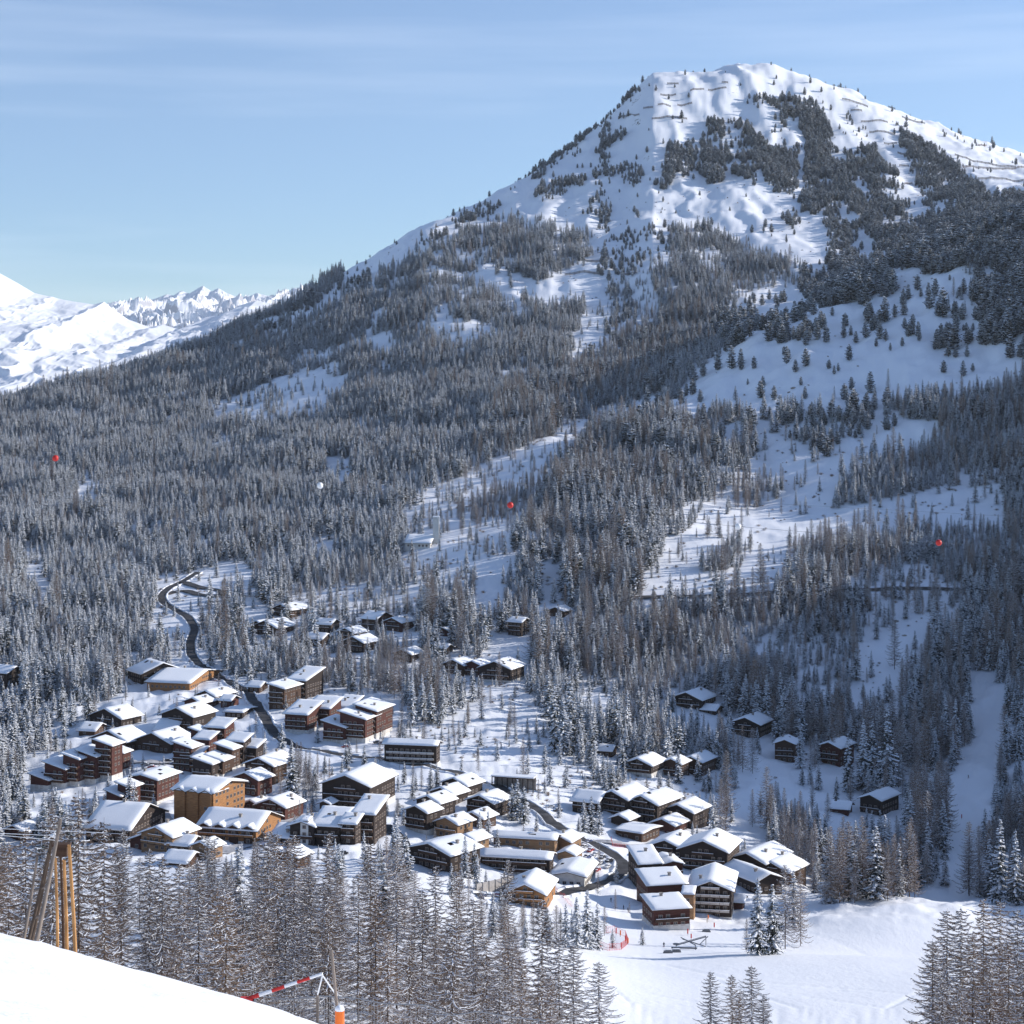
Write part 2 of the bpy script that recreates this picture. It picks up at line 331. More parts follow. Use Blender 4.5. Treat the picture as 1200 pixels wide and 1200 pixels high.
# ------------------------------------------------------------------ roads
road_pts = []
def road(name, label, pxs, width, m, lift=.35, kind='structure'):
    P = [at(*p) for p in pxs]; Q = []
    for a, b in zip(P[:-1], P[1:]):
        n = max(2, int(math.dist(a[:2], b[:2])/3))
        for k in range(n): t = k/n; Q.append((a[0]+(b[0]-a[0])*t, a[1]+(b[1]-a[1])*t))
    Q.append(P[-1][:2]); Q = np.array(Q)
    for _ in range(6): Q[1:-1] = (Q[:-2]+2*Q[1:-1]+Q[2:])/4
    d = np.gradient(Q, axis=0); d /= np.linalg.norm(d, axis=1)[:, None]+1e-9; nrm = np.stack([-d[:, 1], d[:, 0]], 1)
    mb = MB(); offs = np.linspace(-width/2, width/2, 5); rows = []
    for o in offs:
        q = Q+nrm*o; rows.append(np.column_stack([q, H(q[:, 0], q[:, 1])+lift]))
    rows = np.array(rows); zc = rows[:, :, 2].max(axis=0); rows[:, :, 2] = zc[None, :]*.6+rows[:, :, 2]*.4+.1
    for i in range(len(offs)-1):
        for j in range(len(Q)-1): mb.poly([rows[i, j], rows[i, j+1], rows[i+1, j+1], rows[i+1, j]])
    o = mb.build(name, M[m]); tag(o, label, None, kind=kind)
    road_pts.extend([(q[0], q[1], width/2+2.5) for q in Q[::2]])
    return Q, nrm
MAIN = [(232,671),(214,682),(196,690),(188,700),(193,709),(207,716),(222,725),(229,737),(223,753),(224,768),(236,782),(258,796),(288,812),(304,832),(318,856),(336,872),(380,882),(430,889),(480,897),(540,907),(590,926),(625,947),(660,975),(700,994),(722,1004),(733,1014),(722,1030),(690,1042),(640,1050),(560,1050)]
Qm, Nm = road('road', 'ploughed asphalt road winding down through the village', MAIN, 5.4, 'asphalt')
Qu, Nu = road('upper_road', 'narrow road cut across the wooded slope', [(700,701),(770,700),(850,698),(900,695),(1000,692),(1100,690),(1215,687)], 7, 'asphalt')
road('hairpin_road', 'short hairpin road above the village', [(214,682),(238,690),(262,693),(258,700),(235,698),(212,692),(196,697)], 7, 'asphalt', .4)
road('village_lane', 'short cleared lane between the chalets', [(446,968),(458,972),(468,982),(474,994)], 6, 'asphalt')
road('lane_by_apartments', 'packed snow lane past the dormered row', [(235,1003),(262,1000),(290,992),(312,978),(330,962),(350,958)], 7, 'slush')
road('upper_lane', 'trodden lane behind the stepped apartments', [(126,886),(150,893),(185,897),(205,893),(222,870),(240,850)], 6, 'slush')
road('middle_lane', 'trodden lane below the village centre', [(150,952),(185,950),(204,966),(232,975),(280,962),(330,966),(370,957),(400,959),(445,966)], 5.5, 'slush')
road('residence_lane', 'trodden lane in front of the black timber residence', [(660,978),(690,985),(720,991),(745,993),(770,990)], 5, 'slush')
for nm, lb, Q, N_, w in (('snow_bank', 'ridge of cleared snow along the main road', Qm, Nm, 3.6), ):
    mb = MB()
    for s_ in (1, -1):
        q = Q+N_*(w*s_); z = H(q[:, 0], q[:, 1])
        for j in range(0, len(q)-2, 2):
            r = .5+.5*random.random(); mb.tube([(q[j][0], q[j][1], z[j]+.2), (q[j+2][0], q[j+2][1], z[j+2]+.2)], r, 6)
    tag(mb.build(nm, M['snow'], smooth=True), lb, None, kind='structure')
# ------------------------------------------------------------------ buildings
foot = []; landmarks = []
def window_mesh(w, h):
    mb = MB(); mb.box(-w/2, w/2, -.05, .05, 0, h, 0)
    t = .14
    for a, b, c, d in ((-w/2-t, w/2+t, -t, 0), (-w/2-t, w/2+t, h, h+t), (-w/2-t, -w/2, 0, h), (w/2, w/2+t, 0, h), (-.05, .05, 0, h)):
        mb.box(a, b, -.13, .06, c, d, 1)
    return mb.mesh('window', [M['glass'], M['frame']])
WIN = {'s': window_mesh(1.3, 1.25), 'l': window_mesh(2.1, 1.9)}
def profile(typ, half, rise):
    if typ == 'g': return [(-half, 0), (0, rise), (half, 0)]
    if typ == 'r': return [(-half, rise), (half, 0)]
    return [(-half, 0), (half, rise)]
def module(root, cx, cy, cz, w, d, h, phi, typ, wall, base, pitch=21, bal=1, over=1.25, snow=.55, win='s', chim=1, sides='fr', seed=0, sink=5, dens=1.0, palebal=False):
    rr = random.Random(seed); ox, oy, oz = root.location
    c, s = math.cos(-phi), math.sin(-phi)
    W = lambda p: (cx+p[0]*c-p[1]*s-ox, cy+p[0]*s+p[1]*c-oy, cz+p[2]-oz)
    axis = 1 if typ in ('gs', 'sb') else 0         # 0: profile runs across the front, 1: profile runs front to back
    half = (w if axis == 0 else d)/2; ext = (d if axis == 0 else w)/2
    kind = {'gf': 'g', 'gs': 'g', 'sr': 'r', 'sl': 'l', 'sb': 'l'}[typ]
    rise = (half if kind == 'g' else 2*half)*math.tan(R(pitch))
    A = (lambda p, q, z: (p, q, z)) if axis == 0 else (lambda p, q, z: (q, p, z))
    pr = profile(kind, half, rise)
    # walls
    mb = MB(); cs = [(-half, -sink)]+[(p, h+z) for p, z in pr]+[(half, -sink)]
    n = len(cs)
    for q in (-ext, ext): mb.poly([A(p, q, z) for p, z in cs])
    for k in range(n-1): mb.poly([A(cs[k][0], -ext, cs[k][1]), A(cs[k+1][0], -ext, cs[k+1][1]), A(cs[k+1][0], ext, cs[k+1][1]), A(cs[k][0], ext, cs[k][1])])
    # corner posts and floor bands give the cladding relief
    for z in np.arange(2.9, h, 2.9): mb.box(-w/2-.06, w/2+.06, -d/2-.06, d/2+.06, z-.12, z+.12)
    mb.xf(W); mb.build('wall', M[wall], root)
    if base > 0:
        mb = MB(); mb.box(-w/2-.12, w/2+.12, -d/2-.12, d/2+.12, -sink, base); mb.xf(W); mb.build('base_wall', M['white' if base > 0 else 'stone'], root)
    # roof boards
    po = [(p+(over if p > 0 else -over if p < 0 else 0), z-(over*math.tan(R(pitch)) if (kind == 'g' and p) else 0)) for p, z in pr]
    if kind != 'g':
        sl = rise/(2*half); po = [(pr[0][0]-over, pr[0][1]+(over*sl if kind == 'r' else -over*sl)), (pr[1][0]+over, pr[1][1]-(over*sl if kind == 'r' else -over*sl))]
    mb = MB(); e2 = ext+over
    top = [(p, z+h+.32) for p, z in po]; bot = [(p, z+h+.04) for p, z in po]; ring = top+bot[::-1]
    for q in (-e2, e2): mb.poly([A(p, q, z) for p, z in ring])
    for k in range(len(ring)):
        a, b = ring[k], ring[(k+1) % len(ring)]; mb.poly([A(a[0], -e2, a[1]), A(b[0], -e2, b[1]), A(b[0], e2, b[1]), A(a[0], e2, a[1])])
    # rafters under the eaves
    mb.xf(W); roof = mb.build('roof', M['roofwood'], root)
    # snow lying on the roof
    nx, ny = 12, 9; mb = MB(); P0, P1 = top[0][0], top[-1][0]; ps = [p for p, z in top]; zs = [z for p, z in top]
    ed = [[0]*(ny+1) for _ in range(nx+1)]
    for i in range(nx+1):
        for j in range(ny+1):
            a = i/nx; b = j/ny
            jit = (rr.random()-.5)*.35
            p = P0+(P1-P0)*a + (jit if i in (0, nx) else 0); q = -e2+2*e2*b+(jit if j in (0, ny) else 0)
            edge = min(a*(P1-P0), (1-a)*(P1-P0), b*2*e2, (1-b)*2*e2)
            t = snow*(.35+.65*min(1, edge/1.0)**.6)+.16*rr.random()
            mb.v.append(A(p, q, float(np.interp(p, ps, zs))+t))
    for i in range(nx):
        for j in range(ny):
            if 1 < i < nx-2 and 0 < j < ny-1 and rr.random() < .012: continue
            k = i*(ny+1)+j; mb.f.append((k, k+1, k+ny+2, k+ny+1)); mb.m.append(0)
    nt_ = len(mb.v)
    bord = [(i, 0) for i in range(nx)]+[(nx, j) for j in range(ny)]+[(i, ny) for i in range(nx, 0, -1)]+[(0, j) for j in range(ny, 0, -1)]
    for i, j in bord:
        a = i/nx; b = j/ny; p = P0+(P1-P0)*a; q = -e2+2*e2*b
        mb.v.append(A(p, q, float(np.interp(p, ps, zs))+.0))
    for k in range(len(bord)):
        i, j = bord[k]; i2, j2 = bord[(k+1) % len(bord)]
        mb.f.append((i*(ny+1)+j, i2*(ny+1)+j2, nt_+(k+1) % len(bord), nt_+k)); mb.m.append(0)
    mb.xf(W); mb.build('snow_cover', M['roofsnow'], roof, smooth=True)
    if chim:
        p = rr.uniform(-.45, .45)*half*2*.6; q = rr.uniform(-.5, .5)*ext; z = float(np.interp(p, ps, zs)); mb = MB()
        mb.box(p-.5, p+.5, q-.5, q+.5, z-1, z+1.6) if axis == 0 else mb.box(q-.5, q+.5, p-.5, p+.5, z-1, z+1.6)
        i0 = len(mb.v)
        if axis == 0: mb.box(p-.7, p+.7, q-.7, q+.7, z+1.6, z+1.85)
        else: mb.box(q-.7, q+.7, p-.7, p+.7, z+1.6, z+1.85)
        mb.xf(W); mb.build('chimney', M['stone'], roof)
    # windows
    me = WIN[win]; nf = max(1, int((h+.4)/2.9)); gap = 2.9 if win == 's' else 3.6
    faces = {'f': (0, -d/2, w, 0), 'r': (w/2, 0, d, math.pi/2), 'l': (-w/2, 0, d, -math.pi/2)}
    for sd in sides:
        fx, fy, span, rot = faces[sd]; nw = max(1, int((span-1.2)/gap))
        gable_here = (sd == 'f' and typ == 'gf') or (sd in 'rl' and typ == 'gs')
        for fl in range(nf+(1 if gable_here and rise > 2.6 else 0)):
            z = .95+fl*2.9; m_ = nw if fl < nf else max(1, int(nw*.35))
            if fl < nf and z+1.3 > h+.2: continue
            for k in range(m_):
                if rr.random() > dens*.92: continue
                t = (k-(m_-1)/2)*gap
                lp = (t if sd == 'f' else fx, fy if sd == 'f' else t, z)
                o = link('window', me, root, W(lp), rot-phi)
    # balconies along the front, one per floor
    if bal:
        for fl in range(1, nf+(1 if typ == 'gf' and rise > 2.6 else 0)):
            z = fl*2.9; bw = w*(.92 if fl < nf else .45)
            if z > h+rise*.5: continue
            mb = MB(); y0 = -d/2-1.35
            mb.box(-bw/2, bw/2, y0, -d/2-.05, z-.18, z, 0)
            mb.box(-bw/2, bw/2, y0, y0+.08, z+.12, z+1.0, 1)
            for xx in np.linspace(-bw/2, bw/2, max(2, int(bw/3.5)+1)): mb.box(xx-.08, xx+.08, y0-.04, y0+.12, z-.18, z+1.08, 0)
            for sx in (-1, 1): mb.box(*sorted((sx*bw/2, sx*(bw/2-.08))), y0+.1, -d/2-.05, z+.12, z+1.0, 1)
            mb.box(-bw/2, bw/2, y0-.05, y0+.2, z+1.0, z+1.14, 2)       # snow lying on the rail
            mb.xf(W); mb.build('balcony', [M['roofwood'], M['pale' if palebal else ('brown' if wall in ('dark', 'brown', 'red') else wall)], M['roofsnow']], root)
def dims(x0, x1, x2, yb, hpx, phi, dr=None):
    gx, gy, gz = at(x1, yb); s = F/gy; f = abs(phi); m_ = (x2-x0)*.13; hpx *= 1.10; x0 -= m_; x2 += m_
    if phi >= 0: front, side = x1-x0, x2-x1
    else: front, side = x2-x1, x1-x0
    w = front/s/math.cos(f); d = side/s/max(.12, math.sin(f)) if dr is None else dr*w
    if dr is None: d = min(max(d, .55*w), 1.9*w)
    c, sn = math.cos(-phi), math.sin(-phi)
    lx = -w/2 if phi >= 0 else w/2; ly = d/2        # corner -> centre
    cx = gx+lx*c-ly*sn; cy = gy+lx*sn+ly*c
    return cx, cy, gz, w, d, hpx/s, s
def B(label, mods, name='chalet', cat='chalet', group=None, short=None, **kw):
    """mods: tuples (x0, x1, x2, yb, h, phi, type, wall[, overrides])"""
    root = None
    for i, mo in enumerate(mods):
        x0, x1, x2, yb, hp, ph, typ, wall = mo[:8]; ov = dict(kw); ov.update(mo[8] if len(mo) > 8 else {})
        basepx = ov.pop('base', 0); dr = ov.pop('dr', None)
        cx, cy, cz, w, d, h, s = dims(x0, x1, x2, yb, hp, R(ph), dr)
        if root is None: root = thing(name, (cx, cy, cz), label, cat, group)
        ov.setdefault('sides', 'fr' if ph >= 0 else 'fl')
        module(root, cx, cy, cz, w, d, h, R(ph), typ, wall, basepx/s, seed=int(x0*7+yb), **ov)
        foot.append((cx, cy, math.hypot(w, d)/2*.85+1.5, w, d, R(ph), min(x0, x1)-1, x2+1, yb-hp-8, yb, cy))
    if short: landmarks.append((short, (mods[0][0]+mods[-1][2])/2, mods[0][3]-mods[0][4]/2, cy))
    return root
g0 = 'chalets in the upper left of the village'
B('dark chalet with a long split snowy roof beside the bend of the main road', [(150,166,203,802,11,-35,'gf','dark')], short='the split-roof chalet by the road bend')
B('long low building with a flat snowy roof and an orange end wall beside the road', [(178,222,240,809,7,14,'gs','orange',dict(pitch=9))], name='low_building', cat='building', short='the long low building by the road')
B('dark chalet at the forest edge above the red-brown stepped apartments', [(106,142,154,853,9,32,'gf','dark')], short='the forest-edge chalet')
B('tiny snow-roofed hut left of the forest edge chalet', [(94,111,116,862,5,15,'gs','brown',dict(bal=0,chim=0))], name='hut', cat='hut')
B('brown chalet with an orange lit gable corner just behind the red-brown stepped apartments', [(108,148,160,881,10,30,'gf','brown')], short='the chalet behind the stepped apartments')
B('wide brown chalet right of the one behind the stepped apartments', [(160,200,214,883,10,28,'gf','brown')], short='the wide brown chalet')
B('tall dark chalet with balconies below the long low roadside building', [(192,226,240,858,16,26,'gf','dark')], short='the tall dark chalet')
B('low dark lean-to at the foot of the tall dark chalet', [(184,204,210,862,5,12,'gs','dark',dict(bal=0,chim=0))], name='shed', cat='shed')
B('chalet with a broad white roof, highest of the stepped group above the village road', [(233,252,266,826,9,30,'gf','brown'),(218,236,248,833,8,30,'gf','red')], short='the roadside stepped chalets')
B('small snow-roofed hut beside the stone wall of the road', [(260,270,275,829,7,20,'gs','red',dict(bal=0,chim=0))], name='hut', cat='hut')
B('row of low flat-roofed garages under the road', [(266,284,291,842,6,16,'gs','dark',dict(pitch=6,bal=0,chim=0))], name='garage', cat='garage')
B('red-brown apartment building stepping up the slope in six roofs at the forest edge', [
  (37,56,61,927,11,20,'sr','red'),(54,76,84,924,20,20,'sr','red'),(75,92,96,922,29,20,'sr','red'),(93,112,119,919,29,20,'sr','red'),(113,131,136,915,37,20,'sr','red'),(133,144,148,908,23,20,'sr','red')],
  name='apartment_building', cat='apartments', pitch=14, base=6, bal=1, chim=0, short='the red-brown stepped apartments')
B('dark red apartment building with one wide white roof and two lower blue-shaded roofs', [(151,184,196,944,27,22,'gf','red',dict(pitch=12)),(139,152,158,950,24,22,'sr','red',dict(pitch=16,chim=0)),(126,141,146,953,18,22,'sr','red',dict(pitch=16,chim=0))],
  name='apartment_building', cat='apartments', base=5, short='the dark red apartments')
# the orange hotel with three gables
hot = B('honey-coloured timber hotel with a scalloped three-gable snowy roof', [(208,250,270,968,35,24,'gs','orange',dict(pitch=12, win='s', dens=.7, bal=0, base=4, sides='fr', snow=.9))], name='hotel', cat='hotel', short='the honey-coloured timber hotel')
def front_gables(root, x0, x1, x2, yb, hp, ph, n, wall, gw=.8, zoff=-.3, dr=None):
    cx, cy, cz, w, d, h, s = dims(x0, x1, x2, yb, hp, R(ph), dr); phi = R(ph); c, sn = math.cos(-phi), math.sin(-phi)
    for k in range(n):
        t = (k-(n-1)/2)*w/n; g = w/n*gw
        module(root, cx+t*c-(-d*.28)*sn*1, cy+t*sn+(-d*.28)*c, cz, g, d*.5, h+zoff, phi, 'gf', wall, 0, pitch=24, bal=0, chim=0, sides='f', seed=k+int(x0), dens=.5, over=.8)
front_gables(hot, 208, 250, 270, 968, 35, 24, 3, 'orange', .78)
mb = MB()
B('low dark building with a long snowy roof and two chimneys below the dark red apartments', [(106,152,168,988,14,14,'gs','dark')], short='the low dark building')
B('weathered chalet with a bright right roof slope in front of the honey-coloured hotel', [(168,202,218,1000,17,28,'gf','tan'),(153,168,172,997,10,28,'sl','red',dict(chim=0))], short='the weathered chalet')
B('dark low outbuilding right of the weathered chalet', [(200,221,228,1001,9,18,'gs','dark',dict(bal=0))], name='outbuilding', cat='outbuilding')
B('snow-buried hut roof at the tree tops below the weathered chalet', [(194,218,226,1017,5,18,'gs','brown',dict(bal=0,chim=0))], name='hut', cat='hut')
B('small yellowish chalet with a rounded snow cap on the lane', [(227,247,254,1008,13,26,'gf','tan')], short='the small yellowish chalet')
row = B('orange and brown terraced row with four snowy dormers on the lane', [(238,300,311,990,15,16,'gs','orange',dict(pitch=20,base=3,dens=.9))], name='terraced_row', cat='apartments', short='the dormered row')
front_gables(row, 238, 300, 311, 990, 15, 16, 4, 'brown', .55, .9)
B('red-brown chalet half hidden behind its bigger twin, left of the two', [(287,303,310,958,13,28,'gf','red')], short='the smaller red-brown twin chalet')
B('red-brown chalet with a bright right roof slope, right of the two twins', [(304,334,346,962,14,26,'gf','red')], short='the larger red-brown twin chalet')
B('large dark timber hotel with four rows of balconies and a single broad gable', [(384,433,450,951,26,20,'gf','dark',dict(base=4,palebal=False,pitch=20)),(376,386,390,953,10,20,'gf','dark',dict(chim=0,bal=0))], name='hotel', cat='hotel', short='the large dark hotel')
B('dark row of apartments with a white stair tower at its left end', [(343,368,374,991,20,14,'gf','dark',dict(pitch=18)),(370,398,404,990,19,14,'sb','dark',dict(pitch=14)),(402,416,419,990,22,14,'sb','dark',dict(pitch=14)),(417,438,446,991,33,14,'sb','dark',dict(pitch=12)),(320,341,345,992,9,14,'sb','dark',dict(pitch=14,bal=0)),(353,361,363,990.5,25,14,'sb','white',dict(pitch=8,chim=0,bal=0,over=.3))],
  name='apartment_building', cat='apartments', short='the dark apartments with the white stair tower')
B('roof heavy with snow rising from the larch tops below the dark apartments', [(326,348,357,1018,12,30,'gf','brown',dict(bal=0))], short='the snow-heavy roof among the larches')
B('left of the two stepped apartment clusters in the village centre, many small white roofs', [
  (205,224,229,905,25,20,'sr','red'),(216,231,236,906,18,20,'sb','tan',dict(base=9)),(225,240,244,884,22,20,'sr','red'),(229,245,249,890,21,20,'sb','red'),(244,263,268,882,26,20,'sb','red'),(236,246,250,880,20,20,'sr','red')],
  name='apartment_building', cat='apartments', pitch=14, chim=0, short='the left stepped cluster')
B('stepped apartment cluster with bright square roofs, right half of the pair in the village centre', [
  (228,248,253,915,17,20,'sr','dark'),(244,261,266,911,17,20,'sr','brown'),(255,272,276,903,22,20,'sr','brown'),(267,285,289,898,26,20,'sb','dark'),(285,300,304,895,17,20,'sb','dark')],
  name='apartment_building', cat='apartments', pitch=14, base=3, chim=0, short='the right stepped cluster')
B('pair of dark brown chalets with sloping blue-white roofs above the snowy gully', [(290,320,328,920,20,26,'gf','brown'),(306,324,333,905,13,26,'gf','dark')], short='the dark pair above the gully')
B('brown chalet with a low roof at the foot of the dark pair', [(276,302,311,934,18,28,'gf','red')], short='the low brown chalet')
B('tall brown block house with two roofs at the fork of the road', [(318,333,346,832,22,24,'sr','brown'),(340,358,371,820,20,24,'sb','dark')], name='apartment_building', cat='apartments', base=0, pitch=12, short='the block house at the fork')
B('tiny roof beside the road fork', [(292,304,309,812,6,20,'gs','brown',dict(bal=0,chim=0))], name='hut', cat='hut')
B('big red-brown apartment building with three stepped white roofs left of the larger block row', [(337,360,369,860,20,20,'sb','red'),(362,386,393,852,19,20,'sb','red'),(393,410,418,845,14,20,'sb','dark')], name='apartment_building', cat='apartments', base=4, pitch=13, short='the three-roof red apartments')
B('red-brown apartment building with arched pale base and three stepped roofs above the snowy car park', [(382,404,413,873,18,20,'sr','red'),(402,428,437,871,25,20,'sr','red'),(420,441,453,866,29,20,'sr','red')], name='apartment_building', cat='apartments', base=6, pitch=13, short='the arched-base apartments')
B('three-storey hotel with long rows of pale balconies and one long shaded roof', [(458,511,522,898,22,11,'gs','dark',dict(palebal=True,base=3,win='s',pitch=17,dr=.32))], name='hotel', cat='hotel', short='the long hotel by the car park')
up = 'chalets scattered in the wood above the village'
B('highest of the upper left chalets, gable to the left and white ridge', [(322,340,356,725,9,38,'gf','brown')], short='the highest upper-left chalet')
B('chalet with a double roof half hidden by trees below the highest upper left one', [(299,324,338,746,9,34,'gf','brown'),(296,308,314,742,9,34,'gf','brown',dict(chim=0))], short='the double-roofed chalet')
B('small dark chalet in the trees, upper of two right of the double-roofed chalet', [(371,387,393,742,9,22,'gs','dark')], short='the small dark upper chalet')
B('small dark chalet in the trees, lower of two right of the double-roofed chalet', [(360,377,384,759,9,24,'gs','dark')], short='the small dark lower chalet')
B('pair of joined chalets with two bright parallel roofs in the wood', [(405,426,438,765,10,34,'gf','dark'),(398,415,425,752,9,34,'gf','dark')], short='the joined bright-roofed pair')
B('left of two neighbouring chalets with flat bluish roof in the upper wood', [(427,441,454,739,12,30,'gs','brown')], short='the left upper neighbour chalet')
B('right of two neighbouring chalets, brown with a peaked white roof in the upper wood', [(453,470,483,741,10,32,'gf','red')], short='the right upper neighbour chalet')
B('dark chalet sunk among snowy spruces above the long hotel', [(464,482,492,777,9,32,'gf','dark')], short='the sunken dark chalet')
B('very small cabin glimpsed between spruces', [(517,524,529,746,7,28,'gf','red',dict(bal=0,chim=0))], name='cabin', cat='cabin')
B('small snow-roofed cabin just above the shaded chalet trio', [(511,522,528,768,7,26,'gs','dark',dict(bal=0,chim=0))], name='cabin', cat='cabin')
B('trio of joined chalets with shaded bluish roofs at the edge of a clearing', [(567,598,609,800,14,24,'gf','dark',dict(base=2)),(548,562,570,794,13,28,'gf','red'),(523,543,553,793,12,30,'gf','brown')], short='the shaded chalet trio')
B('tall dark chalet alone below the ski run cutting', [(598,611,618,746,15,30,'gs','dark')], short='the tall dark lone chalet')
B('isolated brown chalet highest on the right of the upper wood', [(646,660,668,724,7,30,'gf','brown')], short='the isolated brown chalet')
B('top chalet of the black stepped group, three dark holes in its roof snow', [(522,547,560,933,11,34,'gf','dark')], short='the top black stepped chalet')
B('second chalet down in the black stepped group', [(508,531,543,945,12,34,'gf','dark')])
B('third chalet down in the black stepped group, half its roof in blue shade', [(492,515,528,957,14,34,'gf','dark')])
B('lowest and tallest chalet of the black stepped group, stone foot', [(479,500,511,979,24,34,'gf','dark',dict(base=6))], short='the lowest black stepped chalet')
B('dark chalet with broad roof and side wing right of the black stepped group', [(552,578,592,957,14,32,'gf','dark'),(583,596,603,953,11,32,'gf','dark',dict(chim=0))], short='the dark broad-roofed chalet')
B('brown chalet with a thick snow cap between the tan chalet and the broad-roofed one', [(546,566,577,973,12,32,'gf','brown')])
B('tan timber chalet with a dark round gable opening', [(515,536,549,984,16,34,'gf','tan')], short='the tan timber chalet')
B('large chalet with a huge drooping white roof above the larches', [(486,528,553,1023,18,38,'gf','dark',dict(pitch=16)),(540,556,569,1003,16,38,'gf','tan',dict(chim=0))], short='the huge drooping roof chalet')
B('long hotel complex with white ground floor, dark timber upper floor and tan gable ends', [(574,644,661,1031,22,12,'gs','dark',dict(base=8,pitch=18,dr=.3,bal=1)),(588,650,664,1002,16,12,'gs','tan',dict(pitch=15,dr=.3,bal=0)),(648,668,678,1000,12,24,'gf','tan',dict(bal=0))], name='hotel', cat='hotel', short='the long white-footed hotel')
B('small tan annex with a snowy lean-to roof at the hotel parking', [(657,673,680,1013,10,22,'gf','tan',dict(bal=0,chim=0))], name='annex', cat='annex')
B('small white-walled shop with a rounded snow roof at the road bend', [(652,685,695,1041,12,14,'gf','white',dict(bal=0,pitch=12,snow=1.1,chim=0))], name='shop', cat='shop', short='the small white shop')
B('orange chalet with a thick peaked snow roof at the foot of the village', [(599,638,646,1066,16,12,'gf','orange',dict(snow=1.0,pitch=24))], short='the peaked orange chalet')
B('left wing of the black timber residence, sheltered by snowy spruces', [(676,700,712,955,13,24,'gs','dark')], name='residence', cat='apartments')
B('black timber residence with three overlapping white roofs around a terrace', [(708,735,758,962,22,34,'gf','dark'),(742,770,795,966,20,34,'gf','dark'),(784,812,829,972,17,30,'gf','dark')], name='residence', cat='apartments', short='the black timber residence')
B('red-brown chalet with a bright low roof in front of the black timber residence', [(769,790,803,981,12,32,'gf','red')])
B('small dark pavilion with a shaded roof left on the residence terrace', [(720,736,745,973,11,30,'gf','dark',dict(bal=0,chim=0))], name='pavilion', cat='pavilion')
B('flat terrace building with brown end wall below the black timber residence', [(728,752,770,987,9,34,'gs','brown',dict(pitch=4,bal=0,chim=0,snow=.35))], name='terrace_building', cat='building')
B('shaded chalet with pale ground floor, left of two above the black timber residence', [(738,763,777,912,13,28,'gf','dark',dict(base=5))], short='the pale-footed shaded chalet')
B('shaded chalet with two gables, right of two above the black timber residence', [(780,798,806,912,15,28,'gf','brown'),(804,822,838,911,16,30,'gf','brown')], short='the two-gabled shaded chalet')
B('small brown hut on the wooded slope above the main road', [(703,716,721,888,7,20,'gs','brown',dict(bal=0,chim=0))], name='hut', cat='hut')
B('left chalet of the dark row at the piste foot, white roof with skylights', [(766,801,816,1014,16,24,'gf','dark')])
B('central great gable of the dark row at the piste foot', [(806,852,866,1028,26,20,'gf','dark')], name='residence', cat='apartments', short='the great dark gable')
B('right chalet of the dark row at the piste foot, roof in blue shade', [(866,896,926,1032,18,34,'gf','dark')])
B('chalet with a bright fan-shaped roof at the right end of the village', [(892,924,944,1038,14,34,'gf','brown')], short='the fan-roofed chalet')
B('large red-brown residence with three stepped white roofs facing the ski piste', [(756,766,803,1089,20,-12,'sb','red',dict(pitch=5,base=4,dr=1.1,over=.8)),(750,759,799,1063,22,-12,'sb','red',dict(pitch=8,dr=1.0,over=.8)),(740,749,772,1042,26,-12,'sb','dark',dict(pitch=11,dr=1.7)),(770,776,797,1040,24,-12,'gf','red',dict(pitch=14,dr=1.6))], name='residence', cat='apartments', dr=.6, over=.8, win='s', short='the red-brown piste residence')
B('dark hotel with four balcony rows and a bright curved gable roof beside the piste', [(815,857,865,1078,31,10,'gf','dark',dict(base=3,palebal=True)),(801,813,816,1078,26,10,'sb','tan',dict(pitch=5,bal=0,chim=0,over=.4))], name='hotel', cat='hotel', short='the piste-side balcony hotel')
B('chalet with a smooth wide white roof behind the piste-side hotel', [(860,886,912,1048,13,-28,'gf','dark')], short='the wide smooth-roofed chalet')
B('little red kiosk right of the piste-side hotel', [(861,870,874,1066,8,14,'gs','red',dict(bal=0,chim=0))], name='kiosk', cat='kiosk')
B('dark chalet highest on the shaded right slope, small lean-to at its side', [(794,822,837,834,12,30,'gf','dark'),(826,838,846,838,5,30,'gs','dark',dict(bal=0,chim=0))], short='the highest right-slope chalet')
B('dark chalet with a blue-shaded roof, second from left on the right slope', [(864,890,904,865,14,28,'gf','dark')], short='the second right-slope chalet')
B('narrow tall brown chalet behind a spruce on the right slope', [(912,931,936,894,20,16,'gf','brown')], short='the narrow tall chalet')
B('orange-brown chalet half hidden by tall spruces on the right slope', [(966,984,1002,899,20,34,'gf','red')], short='the half-hidden orange-brown chalet')
B('little shed with a shaded roof between larches on the right', [(977,994,1000,957,8,20,'gs','red',dict(bal=0,chim=0))], name='shed', cat='shed')
B('dark chalet with a low balcony farthest right in the village', [(1016,1032,1056,957,17,36,'gf','dark')], short='the farthest-right dark chalet')
B('dark roofed barn cut by the left edge of the photo', [(-14,8,17,808,17,26,'gs','dark',dict(bal=0))], name='barn', cat='barn', short='the barn at the left edge')
B('dark cabin peeping out left of the wooden trestle', [(6,28,36,985,9,26,'gf','red',dict(bal=0))], name='cabin', cat='cabin')

